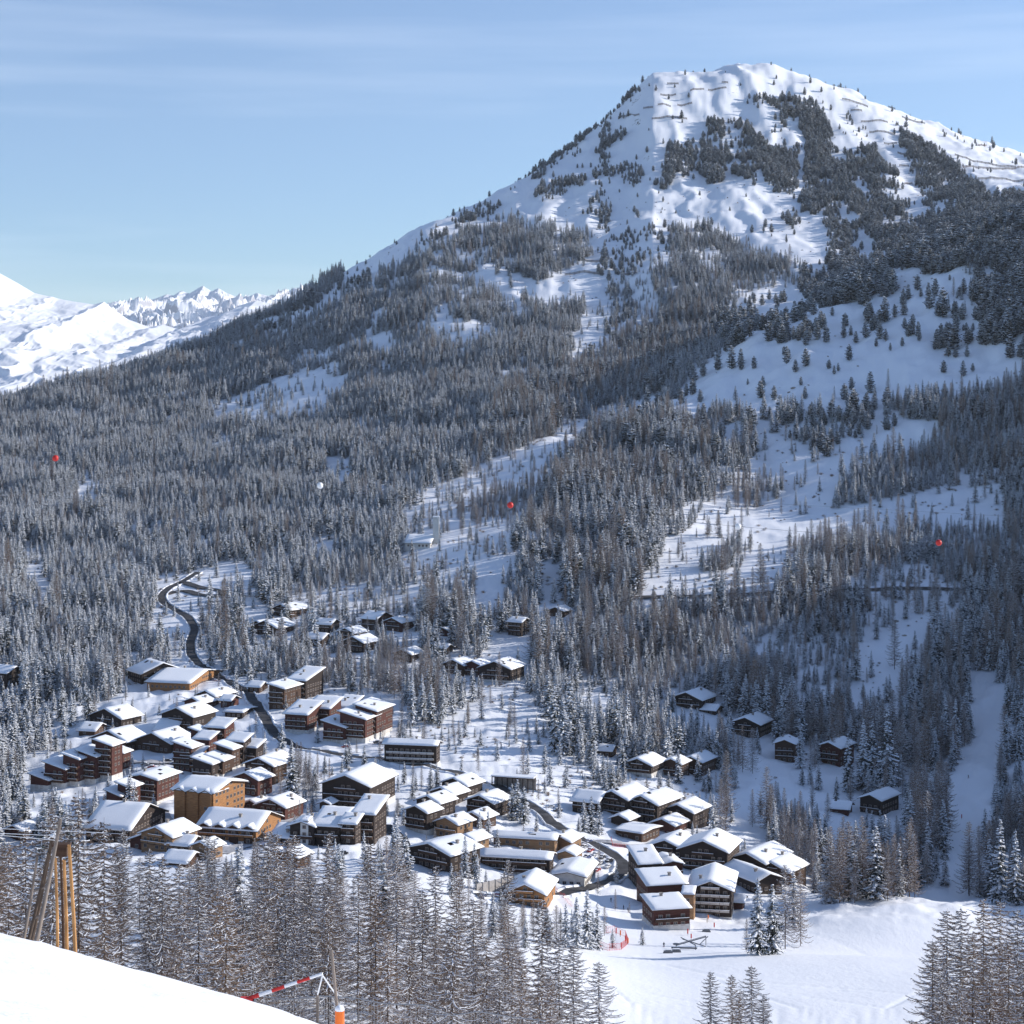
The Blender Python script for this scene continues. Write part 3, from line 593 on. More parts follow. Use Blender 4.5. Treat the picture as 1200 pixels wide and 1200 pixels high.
# gallery wall by the main road, open on its front
x, y, z = at(576, 921); x2, y2, z2 = at(625, 930)
t = thing('road_gallery', (x, y, z), 'open-fronted dark gallery with a snowy roof beside the main road', 'gallery')
L_ = math.dist((x, y), (x2, y2)); a_ = math.atan2(y2-y, x2-x); zt = max(z, z2)-z+4.2
mb = MB(); mb.box(0, L_, 0, 5, zt, zt+.5); o = mb.build('roof', M['roofwood'], t); o.rotation_euler.z = a_
mb = MB(); mb.box(-.3, L_+.3, -.3, 5.3, zt+.5, zt+1.1); o = mb.build('snow_cover', M['roofsnow'], o)
mb = MB(); mb.box(0, L_, 4.6, 5, -4, zt); o = mb.build('back_wall', M['stone'], t); o.rotation_euler.z = a_
for k in range(9):
    mb = MB(); q = k/8*(L_-.4); mb.box(q, q+.4, 0, .4, -4, zt); o = mb.build('pillar', M['dark'], t); o.rotation_euler.z = a_
# pale tower with snow shed up on the slope
x, y, z = at(511, 636); s_ = F/y
t = thing('tower', (x, y, z), 'pale slim concrete tower in a clearing on the wooded slope', 'tower')
mb = MB(); mb.box(-2.4, 2.4, -2, 2, -4, 19.5); mb.box(-2.7, 2.7, -2.3, 2.3, 19.5, 20.1); mb.build('shaft', M['white'], t)
mb = MB(); mb.box(-2.6, 2.6, -2.2, 2.2, 20.1, 20.8); mb.build('snow_cap', M['roofsnow'], t)
foot.append((x, y, 16, 5, 5, 0, 500, 522, 608, 638, y)); landmarks.append(('the pale tower', 511, 625, y))
B('low snow-roofed station building beside the pale tower', [(478,504,507,642,5,10,'gs','white',dict(bal=0,chim=0))], name='station_building', cat='building')
# ------------------------------------------------------------------ trees
def frond(mb, base, ang, L, droop, wid, rr, cov, up=.25):
    """one spruce or pine bough: drooping green spray, snow lying in pads along it"""
    ca, sa = math.cos(ang), math.sin(ang); n = 4; pts = []; c0 = .97 if float(vnoise(ang*1.5+cov*50, base/1.7, 99))+.5 < cov*.80+.06 else .06
    for k in range(n+1):
        t = k/n; r = L*t; z = base - droop*L*(t**1.3) + up*L*.5*t**3
        pts.append((ca*r, sa*r, z, wid*(.35+1.3*t-1.45*t*t)))
    for k in range(n):
        a, b = pts[k], pts[k+1]
        for sd in (-1, 1):
            h = (a[3]+b[3])*.5*rr.uniform(.7, 1.35); mx, my, mz = (a[0]+b[0])/2, (a[1]+b[1])/2, (a[2]+b[2])/2
            fx = .55*h; tx, ty = mx-sa*h*sd+ca*fx, my+ca*h*sd+sa*fx; tz = mz-h*rr.uniform(.35, .9)
            mb.poly([(a[0], a[1], a[2]), (b[0], b[1], b[2]), (tx, ty, tz)], 0)
            if rr.random() < c0:
                q = rr.uniform(.7, 1.02); e = .08
                mb.poly([(a[0], a[1], a[2]+e), (b[0], b[1], b[2]+e), (mx+(tx-mx)*q, my+(ty-my)*q, mz+(tz-mz)*q*.75+e)], 1)
        if rr.random() < c0+.15:
            w_ = .22+.16*rr.random()+.06*L; e = .15; e0 = -.02
            A, B_, C, D = (a[0]-sa*w_, a[1]+ca*w_, a[2]+e0), (a[0]+sa*w_, a[1]-ca*w_, a[2]+e0), (b[0]+sa*w_*.8, b[1]-ca*w_*.8, b[2]+e0), (b[0]-sa*w_*.8, b[1]+ca*w_*.8, b[2]+e0)
            P, Q = (a[0], a[1], a[2]+e), (b[0]+ca*.1, b[1]+sa*.1, b[2]+e)
            mb.poly([A, P, Q, D], 1); mb.poly([B_, P, Q, C], 1); mb.poly([D, Q, C], 1)
def spruce(seed, Ht=20., Rm=3.0, cov=.62):
    rr = random.Random(seed); mb = MB(); z = 1.6; 
    while z < Ht-.5:
        t = z/Ht; r = Rm*(1-t)**.85*rr.uniform(.8, 1.15)+.15; nb = 7 if t < .7 else 5; a0 = rr.random()*6.28
        for k in range(nb):
            if rr.random() < .07: continue
            frond(mb, z+rr.uniform(-.3, .3), a0+6.283*k/nb+rr.uniform(-.3, .3), r*rr.uniform(.7, 1.15), .45-.25*t, .55+.22*r, rr, cov)
        z += (.95-.45*t)*rr.uniform(.8, 1.2)
    mb.poly([(-.12, 0, Ht-1), (.12, 0, Ht-1), (0, 0, Ht)], 0); mb.poly([(0, -.12, Ht-1), (0, .12, Ht-1), (0, 0, Ht)], 1)
    tr = MB(); tr.tube([(0, 0, -1.5), (0, 0, Ht*.4), (0, 0, Ht*.96)], [.27, .18, .03], 6)
    return mb.mesh('spruce_crown', [M['needle'], M['treesnow']]), tr.mesh('spruce_trunk', [M['bark']]), Ht
def pine(seed, Ht=12., cov=.5):
    rr = random.Random(seed); mb = MB(); z = Ht*.06
    while z < Ht-.3:
        t = z/Ht; r = Ht*.27*min(1, 2.2*(t+.12))**.6*(1-t**2.4)**.8*rr.uniform(.72, 1.2)+.25; nb = 8; a0 = rr.random()*6.28
        for k in range(nb):
            if rr.random() < .15: continue
            frond(mb, z+rr.uniform(-.4, .4), a0+6.283*k/nb+rr.uniform(-.4, .4), r*rr.uniform(.6, 1.15), rr.uniform(-.15, .2), .75+.2*r, rr, cov, .3)
        z += .62*rr.uniform(.8, 1.2)
    mb.poly([(-.3, 0, Ht-.9), (.3, 0, Ht-.9), (0, 0, Ht)], 0); mb.poly([(0, -.3, Ht-.9), (0, .3, Ht-.9), (0, 0, Ht)], 0)
    tr = MB(); tr.tube([(0, 0, -1.5), (.1, 0, Ht*.4), (0, 0, Ht*.93)], [.30, .2, .04], 6)
    return mb.mesh('pine_crown', [M['pine'], M['treesnow']]), tr.mesh('pine_trunk', [M['bark']]), Ht
def larch(seed, Ht=26., Rm=4.6, nbr=130, fine=18, cov=.6):
    """leafless larch: long thin boughs hung with fine twigs, snow lying on the boughs"""
    rr = random.Random(seed); mb = MB(); nbr = int(nbr)
    for i in range(nbr):
        t = .10+.89*(i/nbr)**.92; z = Ht*t*(.93 if t > .9 else 1)+(.0 if t < .9 else Ht*.063); a = i*2.399+rr.uniform(-.4, .4); L = Rm*(1-t)**.58*rr.uniform(.5, 1.12)+.2
        ca, sa = math.cos(a), math.sin(a); n = 5; P = []; dr = rr.uniform(.10, .42)*(1-t*.7); wob = rr.uniform(-.25, .25)
        for k in range(n+1):
            s = k/n; rad = L*s; aa = a+wob*s; P.append((math.cos(aa)*rad, math.sin(aa)*rad, z-dr*L*math.sin(s*2.3)*.8+.12*L*s**3))
        for k in range(n):
            p, q = P[k], P[k+1]; w = .045*(1-k/n)+.02
            mb.poly([(p[0], p[1], p[2]-w), (p[0], p[1], p[2]+w), (q[0], q[1], q[2]+w*.8), (q[0], q[1], q[2]-w*.8)], 0)
            if rr.random() < cov:
                w2 = w*1.4+.015; e = w+.03
                mb.poly([(p[0]-sa*w2, p[1]+ca*w2, p[2]+e), (p[0]+sa*w2, p[1]-ca*w2, p[2]+e), (q[0]+sa*w2*.8, q[1]-ca*w2*.8, q[2]+e), (q[0]-sa*w2*.8, q[1]+ca*w2*.8, q[2]+e)], 1)
                mb.poly([(p[0], p[1], p[2]+.01), (q[0], q[1], q[2]+.01), (q[0], q[1], q[2]+e+.03), (p[0], p[1], p[2]+e+.03)], 1)
        m_ = max(4, int(fine*(.4+L/Rm)))
        for j in range(m_):
            s = (j+rr.random())/m_*.95+.05; k = min(n-1, int(s*n)); f = s*n-k; p = [P[k][c]+(P[k+1][c]-P[k][c])*f for c in range(3)]
            sd = 1 if j % 2 else -1; l = rr.uniform(.35, 1.0)*(.45+.55*math.sin(math.pi*min(1, s+.1)))*(.5+L/Rm*.7)
            dx = ca*.55*l-sa*sd*l*.8; dy = sa*.55*l+ca*sd*l*.8; dz = -l*rr.uniform(-.15, .6); w = .042
            tip = (p[0]+dx, p[1]+dy, p[2]+dz)
            mb.poly([(p[0], p[1], p[2]-w), (p[0], p[1], p[2]+w), tip], 0)
            q1 = (p[0]+dx*.45, p[1]+dy*.45, p[2]+dz*.45); l2 = l*.5
            mb.poly([(q1[0], q1[1], q1[2]-w*.7), (q1[0], q1[1], q1[2]+w*.7), (q1[0]+ca*l2, q1[1]+sa*l2, q1[2]-l2*.5)], 0)
            if rr.random() < cov*.55:
                e = .05; mb.poly([(p[0]-.04*ca, p[1]-.04*sa, p[2]+e), (p[0]+.06*ca, p[1]+.06*sa, p[2]+e), (tip[0], tip[1], tip[2]+e)], 1)
    tr = MB(); tr.tube([(0, 0, -2), (.1, .05, Ht*.35), (-.05, 0, Ht*.7), (0, 0, Ht)], [.24, .17, .08, .015], 7)
    return mb.mesh('larch_crown', [M['twig'], M['treesnow']]), tr.mesh('larch_trunk', [M['bark']]), Ht
PROTO = {'spruce': [spruce(s, 20, r, c) for s, r, c in ((1, 4.4, .52), (2, 3.8, .72), (3, 4.8, .40), (4, 3.5, .62), (5, 4.1, .48))],
         'larch': [larch(s, 26, r, 165, 38, c) for s, r, c in ((11, 7.6, .5), (12, 6.8, .4), (13, 8.2, .6), (14, 7.2, .3), (15, 6.6, .42))],
         'pine': [pine(s, 12, c) for s, c in ((21, .60), (22, .45), (23, .72), (24, .52))]}
HT = {'spruce': 20., 'larch': 26., 'pine': 12.}

# where the photograph shows wood, scattered trees or open snow: (outline, density, kinds, height factor)
S_ = {'spruce': 1.}; SL = {'spruce': .72, 'larch': .28}; LS = {'larch': .36, 'spruce': .64}; PI = {'pine': 1.}; PS = {'pine': .45, 'spruce': .55}; FL = {'larch': .9, 'spruce': .1}
Z = [
 ([(-400,200),(1600,-100),(1600,1500),(-400,1500)], 1.0, {'spruce': .95, 'larch': .05}, .80),
 ([(400,-50),(1600,-50),(1600,235),(1200,232),(1150,228),(1085,290),(1060,330),(960,318),(900,290),(820,262),(700,272),(690,262),(640,250),(560,262),(500,290),(400,345)], .012, PI, .9),
 ([(300,385),(360,352),(470,292),(600,216),(750,92),(758,100),(690,165),(610,226),(490,296),(370,360),(310,392)], .28, PI, .95),
 ([(630,212),(662,205),(672,228),(640,240)], .25, PI, .9), ([(690,190),(745,190),(752,215),(680,222)], .45, PI, .9), ([(655,205),(700,195),(700,222),(662,225)], .35, PI, .9),
 ([(712,130),(738,130),(722,182),(695,205)], .5, PI, .9), ([(695,215),(712,212),(716,290),(700,290)], .3, PI, .9),
 ([(829,137),(872,133),(868,165),(848,212),(826,215),(820,180)], 1.0, PI, 1.1), ([(783,165),(805,165),(800,195),(780,224),(762,215)], .9, PI, 1),
 ([(806,160),(818,160),(814,205),(800,215),(796,200)], .6, PI, 1),
 ([(876,137),(900,168),(895,190),(872,210),(857,205),(870,170)], .95, PI, 1.1), ([(870,110),(960,112),(968,142),(950,150),(900,130),(876,122)], .7, PI, 1),
 ([(897,170),(936,165),(937,215),(925,227),(895,220)], 1.05, PI, 1.1), ([(900,135),(925,130),(920,162),(900,158)], 1.2, PI, 1.1), ([(878,190),(890,188),(888,214),(878,214)], 1.2, PI, 1),
 ([(940,140),(972,145),(992,190),(985,242),(965,252),(936,243),(947,200),(940,170)], .95, PI, 1.1),
 ([(995,172),(1020,165),(1045,200),(1062,240),(1072,288),(1030,296),(1000,262),(983,215)], 1.1, PI, 1.1),
 ([(1040,128),(1060,150),(1110,182),(1150,215),(1150,232),(1100,262),(1086,250),(1068,200)], 1.15, PI, 1.0),
 ([(985,125),(1010,150),(1005,165),(985,150)], .3, PI, .9), ([(965,235),(1000,240),(1000,300),(968,296)], .35, PI, 1), ([(925,240),(945,245),(940,265),(922,262)], .5, PI, 1),
 ([(560,312),(640,328),(700,292),(735,280),(775,285),(775,300),(720,325),(690,352),(640,347),(600,337),(560,325)], .03, S_, .8),
 ([(690,350),(735,290),(768,300),(750,330),(735,400),(718,375),(700,400),(672,438),(664,425),(680,380)], .12, S_, .6),
 ([(718,330),(745,325),(750,350),(735,400),(712,390)], .6, PS, .8),
 ([(700,265),(792,262),(785,300),(740,320),(700,330),(690,290)], .13, PI, .9),
 ([(740,330),(765,300),(775,380),(770,400),(745,385)], .35, LS, .5),
 ([(318,442),(350,432),(402,425),(402,447),(372,482),(340,478)], .05, S_, .8), ([(240,466),(320,462),(345,480),(250,484)], .15, S_, .8),
 ([(378,534),(414,532),(414,549),(380,550)], .02, S_, .8), ([(28,652),(52,650),(54,702),(32,702)], .05, S_, .8), ([(75,558),(110,555),(112,575),(85,578)], .2, S_, .8),
 ([(505,360),(530,358),(530,372),(505,374)], .1, S_, .8), ([(428,388),(460,392),(458,405),(430,400)], .08, S_, .8),
 ([(640,440),(700,400),(760,370),(850,350),(880,360),(820,410),(770,465),(700,480),(620,525),(560,540),(580,480)], 1.1, {'larch': .22, 'spruce': .6, 'pine': .18}, .85),
 ([(775,478),(850,405),(835,380),(865,350),(960,332),(1060,322),(1135,312),(1132,345),(1080,350),(1200,400),(1200,432),(1130,450),(1040,457),(900,472),(860,482)], .05, PI, .95),
 ([(960,300),(1045,298),(1048,350),(960,358),(930,350)], .95, PI, 1.25), ([(840,362),(880,352),(892,382),(845,412)], .6, PI, 1.1), ([(895,365),(955,372),(955,402),(895,400)], .35, PI, 1.15),
 ([(1050,255),(1110,238),(1180,222),(1260,228),(1260,400),(1150,400),(1136,312),(1085,322),(1050,312)], .95, PI, 1.15), ([(1095,372),(1135,362),(1140,415),(1095,425)], .45, PI, 1.1), ([(1145,372),(1210,360),(1210,405),(1150,412)], .8, PI, 1.1),
 ([(1005,355),(1030,345),(1040,378),(1010,380)], .35, PI, 1.2),
 ([(620,522),(700,482),(775,462),(772,490),(700,530),(652,572),(625,562),(560,572),(500,602),(488,582),(560,545)], .14, SL, .55),
 ([(570,560),(640,545),(650,600),(600,640),(540,640),(500,620)], .6, {'larch': .8, 'spruce': .2}, .7),
 ([(690,500),(772,478),(860,468),(888,482),(880,530),(800,600),(740,640),(700,690),(600,690),(598,630),(640,570)], 1.15, {'spruce': .72, 'larch': .16, 'pine': .12}, .95),
 ([(890,470),(1040,480),(1100,500),(1000,540),(960,600),(1180,562),(1180,602),(1060,602),(950,640),(900,692),(740,692),(780,640),(880,550)], .06, {'spruce': .6, 'larch': .4}, .6),
 ([(885,475),(1045,462),(1045,500),(960,530),(890,500)], .42, PS, 1.0), ([(820,640),(870,610),(880,660),(820,670)], .8, SL, .8), ([(860,560),(925,540),(912,590),(865,600)], .8, LS, .6),
 ([(1210,438),(1120,468),(1100,500),(1040,540),(1040,562),(1210,562)], 1.2, {'spruce': .75, 'larch': .25}, .9), ([(930,622),(1050,604),(1180,610),(1210,642),(1210,642),(1210,690),(930,690)], .8, LS, .8),
 ([(640,692),(1250,680),(1250,840),(1100,1000),(840,850),(640,800)], 1.0, {'larch': .32, 'spruce': .68}, .9),
 ([(1008,738),(1085,740),(1080,785),(1010,785)], .12, S_, .7),
 ([(500,700),(640,700),(680,800),(740,860),(640,860),(560,810),(490,790)], 1.05, {'spruce': .8, 'larch': .2}, .95),
 ([(500,850),(600,800),(650,850),(690,905),(700,935),(620,932),(540,892)], .12, SL, .5), ([(650,830),(700,800),(740,850),(690,905),(655,880)], 1.0, S_, .95),
 ([(570,640),(605,648),(580,706),(552,706)], 0, S_, 1), ([(632,664),(660,664),(658,706),(636,706)], .03, S_, 1), ([(480,590),(570,630),(600,640),(600,660),(520,665),(470,650)], .25, LS, .6),
 ([(565,745),(615,750),(620,790),(575,770)], .05, S_, .6),
 ([(290,700),(500,690),(500,780),(450,830),(300,790)], .95, SL, .8), ([(190,672),(300,672),(310,720),(250,790),(215,780),(180,720)], .12, S_, .7), ([(236,712),(292,700),(312,790),(262,780),(238,760)], .9, SL, .9),
 ([(370,780),(460,770),(530,790),(520,850),(460,840),(380,800)], .95, {'spruce': .5, 'larch': .5}, .85),
 ([(90,862),(150,800),(200,800),(300,795),(460,815),(530,870),(620,930),(700,935),(840,935),(940,990),(940,1050),(1000,1115),(560,1115),(560,1040),(450,1006),(330,1020),(230,1026),(100,1000),(30,925),(20,890)], .20, {'spruce': .6, 'larch': .4}, .45),
 ([(335,868),(380,880),(385,925),(350,935),(325,900)], .95, {'larch': .6, 'spruce': .4}, .55),
 ([(840,880),(1120,860),(1115,1048),(960,1045),(900,985),(850,960)], .9, {'spruce': .5, 'larch': .5}, .95), ([(850,905),(915,885),(900,965),(860,960)], .03, S_, .6), ([(900,868),(1000,890),(1000,935),(910,925)], .15, S_, .8),
 ([(925,960),(1140,940),(1250,1000),(1250,1065),(925,1062)], .8, {'spruce': .4, 'larch': .6}, .95),
 ([(1130,785),(1165,790),(1182,850),(1165,900),(1158,960),(1140,1012),(1105,1010),(1114,905),(1142,862),(1134,820)], 0, S_, 1),
 ([(930,1062),(1130,1050),(1260,1062),(1260,1500),(560,1500),(560,1116),(740,1116)], 0, S_, 1),
 ([(-300,1030),(60,1005),(230,1040),(330,1030),(450,1030),(560,1060),(600,1100),(640,1180),(640,1600),(-300,1600)], 1.25, FL, 1.0),
 ([(560,1070),(640,1072),(660,1098),(560,1100)], .5, LS, .6),
]
def inpoly(x, y, P):
    ins = np.zeros(x.shape, bool); n = len(P); j = n-1
    for i in range(n):
        xi, yi = P[i]; xj, yj = P[j]
        if yi != yj:
            c = ((yi > y) != (yj > y)) & (x < (xj-xi)*(y-yi)/(yj-yi)+xi); ins ^= c
        j = i
    return ins
sp = 5.6
# candidate positions on a jittered grid over the land within the wedge of view (and a margin to either side)
gy = np.arange(200, 4150, sp); PT = []
for yy in gy:
    hw = yy*.33; gx = np.arange(-hw, hw, sp)
    PT.append(np.column_stack([gx+rng.uniform(-.48, .48, len(gx))*sp, yy+rng.uniform(-.48, .48, len(gx))*sp]))
PT = np.vstack(PT); zz = H(PT[:, 0], PT[:, 1]); px, py = proj(PT[:, 0], PT[:, 1], zz)
# drop what the land itself hides
UQ = np.linspace(-.36, .36, 600); hidden = np.zeros(len(PT), bool)
YY = np.exp(np.linspace(math.log(4), math.log(4200), 700)); row = HOR-F*H(UQ[:, None]*YY[None, :], YY[None, :])/YY[None, :]; mn = np.minimum.accumulate(row, axis=1)
ui = np.clip(((PT[:, 0]/PT[:, 1])+.36)/.72*599, 0, 599).astype(int); yi = np.clip(np.searchsorted(YY, PT[:, 1]*.985)-1, 0, 699)
topline = HOR-F*(zz+17)/PT[:, 1]
keep = topline < mn[ui, yi]-.5
PT, zz, px, py = PT[keep], zz[keep], px[keep], py[keep]
dcr = [np.zeros(len(PT)), np.zeros(len(PT))]; dens = np.zeros(len(PT)); zi = np.zeros(len(PT), int)
jx = px+fbm(PT[:, 0]/30, PT[:, 1]/30, 2, 77)*13; jy = py+fbm(PT[:, 0]/30, PT[:, 1]/30, 2, 78)*8
for k, (P, d, kd, hf) in enumerate(Z):
    m_ = inpoly(jx, jy, P); dens[m_] = d; zi[m_] = k
    for q_, fr_ in enumerate((.55, .95)):
        m2 = inpoly(jx, jy-fr_*np.where(py < 330, 9.5, 14)*F/PT[:, 1], P); dcr[q_][m2] = d
far_ = PT[:, 1] > 860; dens = np.where(far_, np.minimum(dens, np.minimum(dcr[0], dcr[1])), dens)
# natural glades and thicker clumps
cl = fbm(PT[:, 0]/55, PT[:, 1]/55, 3, 41)
cl2 = fbm(PT[:, 0]/24, PT[:, 1]/230, 3, 47)
up_ = sstep(-20, 120, zz)*(PT[:, 1] > 2000)
dd = dens*np.clip(1.02+1.5*cl+up_*(-.30+1.5*cl2), .08, 1.5)*np.where(PT[:, 1] > 1900, .95, .88)
sel = rng.random(len(PT)) < dd
near_belt = (PT[:, 1] < 760) & (zi == len(Z)-2); sel &= ~near_belt | (rng.random(len(PT)) < .095)
PT, zz, px, py, zi = PT[sel], zz[sel], px[sel], py[sel], zi[sel]
trees = []
mixes = [list(z_[2].items()) for z_ in Z]
rv = rng.random((len(PT), 4)); hp_ = 1.03+.75*fbm(PT[:, 0]/48, PT[:, 1]/48, 2, 53)
rd = np.array([(a, b, c) for a, b, c in road_pts]); 
for i in range(len(PT)):
    x, y = PT[i]; r = rv[i]; kd = mixes[zi[i]]; acc = 0
    for nm, w_ in kd:
        acc += w_
        if r[0] <= acc: break
    hf = Z[zi[i]][3]*(.60+.62*r[1])*hp_[i]
    if r[3] < .16: hf *= .55
    if nm == 'pine' and y < 2500: hf *= 1.45
    h = HT[nm]*hf
    trees.append([x, y, zz[i], nm, h, r[2]*6.283, int(r[3]*997)])
def blocked(x, y, z, h):
    if 600 < y < 1700:
        d2 = (rd[:, 0]-x)**2+(rd[:, 1]-y)**2
        if (d2 < rd[:, 2]**2).any(): return True
    if 600 < y < 1500:
        p, q = proj(x, y, z); top = q-h*F/y; wpx = .13*h*F/y
        for (cx, cy, rad, w, d, phi, a, b, t_, bt, _) in foot:
            if (x-cx)**2+(y-cy)**2 < (rad+1.5)**2: return True
            if y < cy and a-wpx < p < b+wpx and q > t_ and top < bt-1:
                # would stand in front of the house: mostly leave the house in view
                hid = min(1, max(0, (bt-top)/(bt-t_)))
                if hid*0.95 > random.random()*(.6 if bt > 830 else 1.3): return True
    return False
trees = [t for t in trees if not blocked(t[0], t[1], t[2], t[4])]
# single trees one can recognise: (x, base y, height in photo pixels, kind)
EXPL = [(112,962,42,'spruce'),(122,966,36,'larch'),(152,952,52,'spruce'),(158,955,40,'spruce'),(128,985,16,'spruce'),
 (545,1028,50,'spruce'),(556,1030,42,'spruce'),(562,985,34,'spruce'),(572,988,38,'spruce'),(606,962,50,'spruce'),(614,965,44,'spruce'),(600,958,40,'spruce'),(484,925,34,'larch'),(494,926,30,'larch'),
 (684,974,38,'spruce'),(693,976,44,'spruce'),(702,978,40,'spruce'),(845,985,74,'larch'),(836,980,50,'spruce'),(795,918,40,'spruce'),(818,915,32,'spruce'),(850,978,60,'larch'),
 (888,1119,92,'spruce'),(905,1118,84,'spruce'),(920,1112,100,'larch'),(938,1108,88,'larch'),(875,1116,40,'larch'),(930,1085,66,'spruce'),
 (1040,930,100,'spruce'),(1012,925,84,'spruce'),(994,928,70,'spruce'),(1022,915,70,'spruce'),(938,900,46,'spruce'),(950,905,44,'larch'),(955,902,40,'larch'),(1022,992,44,'spruce'),(870,905,56,'larch'),(882,906,54,'larch'),(860,900,44,'larch'),
 (663,1110,52,'spruce'),(676,1112,62,'spruce'),(688,1112,70,'spruce'),(700,1113,56,'spruce'),(652,1108,48,'larch'),(640,1104,46,'larch'),(625,1102,50,'larch'),(612,1100,40,'larch'),(590,1098,44,'larch'),
 (618,861,22,'spruce'),(545,864,30,'spruce'),(372,870,26,'spruce'),(276,815,34,'spruce'),(292,805,38,'spruce'),(187,762,46,'spruce'),(205,770,30,'larch'),(188,757,38,'spruce'),(335,835,20,'spruce'),(120,854,18,'spruce'),(132,855,14,'spruce'),
 (342,930,60,'spruce'),(350,925,48,'larch'),(363,920,40,'larch'),(372,915,34,'larch'),(386,918,30,'larch'),(519,842,40,'spruce'),(495,845,50,'spruce'),(483,850,58,'spruce'),(505,848,48,'spruce'),(471,852,44,'larch'),
 (1172,1058,100,'spruce'),(1190,1060,90,'spruce'),(1160,1050,70,'spruce'),(1148,1052,60,'larch'),(1135,1048,64,'larch'),(1031,397,20,'pine'),(997,393,12,'pine'),(1015,389,6,'pine'),(901,400,24,'pine'),(916,402,26,'pine'),(1000,485,30,'pine'),
 (931,540,12,'spruce'),(1010,538,26,'spruce'),(969,535,26,'pine'),(1105,372,36,'pine'),(1118,410,30,'pine'),(1128,375,20,'pine'),
 (975,895,60,'larch'),(1083,920,80,'larch'),(1072,905,70,'larch'),(1108,885,70,'spruce'),(1120,890,72,'spruce'),(1098,888,80,'larch'),(1112,880,66,'larch'),(735,873,66,'spruce'),(723,875,70,'spruce'),(668,880,90,'spruce'),(660,884,72,'spruce'),(650,882,80,'spruce'),(680,882,70,'spruce')]
for px_, py_, hp, nm in EXPL:
    x, y, z = at(px_, py_); trees.append([x, y, z, nm, hp*y/F, random.random()*6.28, random.randrange(997)])
# foreground larches whose feet are hidden below the frame or behind the near slope: (x, distance, row of the tip)
for px_, Y_, top, nm in [(92,232,912,'larch'),(30,250,965,'larch'),(62,245,935,'larch'),(122,250,950,'larch'),(10,270,985,'larch'),(10,420,980,'larch'),(142,360,985,'larch'),(190,345,1000,'larch'),(175,400,975,'larch'),(233,350,1005,'larch'),(210,420,1010,'larch'),(262,330,1040,'larch'),(285,360,1045,'larch'),
  (313,380,1065,'larch'),(345,345,1082,'larch'),(385,330,1048,'larch'),(330,470,1010,'larch'),(365,440,1020,'larch'),(420,400,1020,'larch'),(440,350,1045,'larch'),(465,420,1030,'larch'),(495,350,1040,'larch'),(510,420,1012,'larch'),(535,400,1018,'larch'),(555,360,1050,'larch'),
  (570,335,1095,'larch'),(600,350,1090,'larch'),(635,360,1052,'larch'),(655,340,1095,'larch'),(672,360,1105,'larch'),(702,350,1125,'larch'),(612,330,1120,'larch'),(528,320,1085,'larch'),(480,310,1100,'larch'),(585,310,1130,'larch'),(645,310,1140,'larch'),
  (833,370,1137,'larch'),(858,380,1141,'larch'),(881,372,1130,'larch'),(867,350,1160,'larch'),(895,360,1165,'larch'),(1093,350,1100,'larch'),(1110,360,1064,'larch'),(1126,370,1062,'larch'),(1152,350,1050,'larch'),(1172,360,1053,'larch'),(1192,350,1062,'larch'),(1140,330,1092,'larch'),(1182,330,1100,'larch'),(1208,340,1070,'larch'),(1160,315,1118,'larch'),(1104,320,1138,'larch'),(1200,310,1120,'larch'),(1125,310,1150,'larch')]:
    x = (px_-600)/F*Y_; z = h1(x, Y_); zt = (HOR-top)/F*Y_; trees.append([x, Y_, z, nm, min(37, max(9, zt-z)), random.random()*6.28, random.randrange(997)])
# a screen of trees out of frame on the right-hand spur
print('trees', len(trees))
vis = []
for i, t in enumerate(trees):
    p, q = proj(t[0], t[1], t[2]); hp = t[4]*F/t[1]; top = q-hp
    if -8 < p < 1208 and top < 1198 and q > 0:
        uu = int(min(599, max(0, (t[0]/t[1]+.36)/.72*599))); vv = int(min(699, max(0, np.searchsorted(YY, t[1]*.985)-1)))
        lim = min(q, mn[uu, vv], 1200); hv = lim-max(top, 0)
        if hv > 2: vis.append((hv, t[3], i, p, q))
vis.sort(reverse=True)
single = {}; cnt = {'spruce': 0, 'larch': 0, 'pine': 0}
for hv, nm, i, p, q in vis:
    if cnt[nm] < 300: cnt[nm] += 1; single[i] = (p, q, hv)
PN = {'spruce': 'spruce_tree', 'larch': 'larch_tree', 'pine': 'pine_tree'}
look = {'spruce': ('snow-laden spruce', 'slender spruce plastered with snow', 'dark broad spruce with patchy snow', 'narrow spruce white with snow', 'spruce lightly dusted with snow'),
        'larch': ('bare larch with snow on its boughs', 'slim bare larch', 'wide-spreading bare larch', 'bare brown larch with little snow', 'narrow bare larch')
        , 'pine': ('rounded stone pine', 'dark rounded stone pine with little snow', 'rounded stone pine white with snow', 'bushy stone pine')}
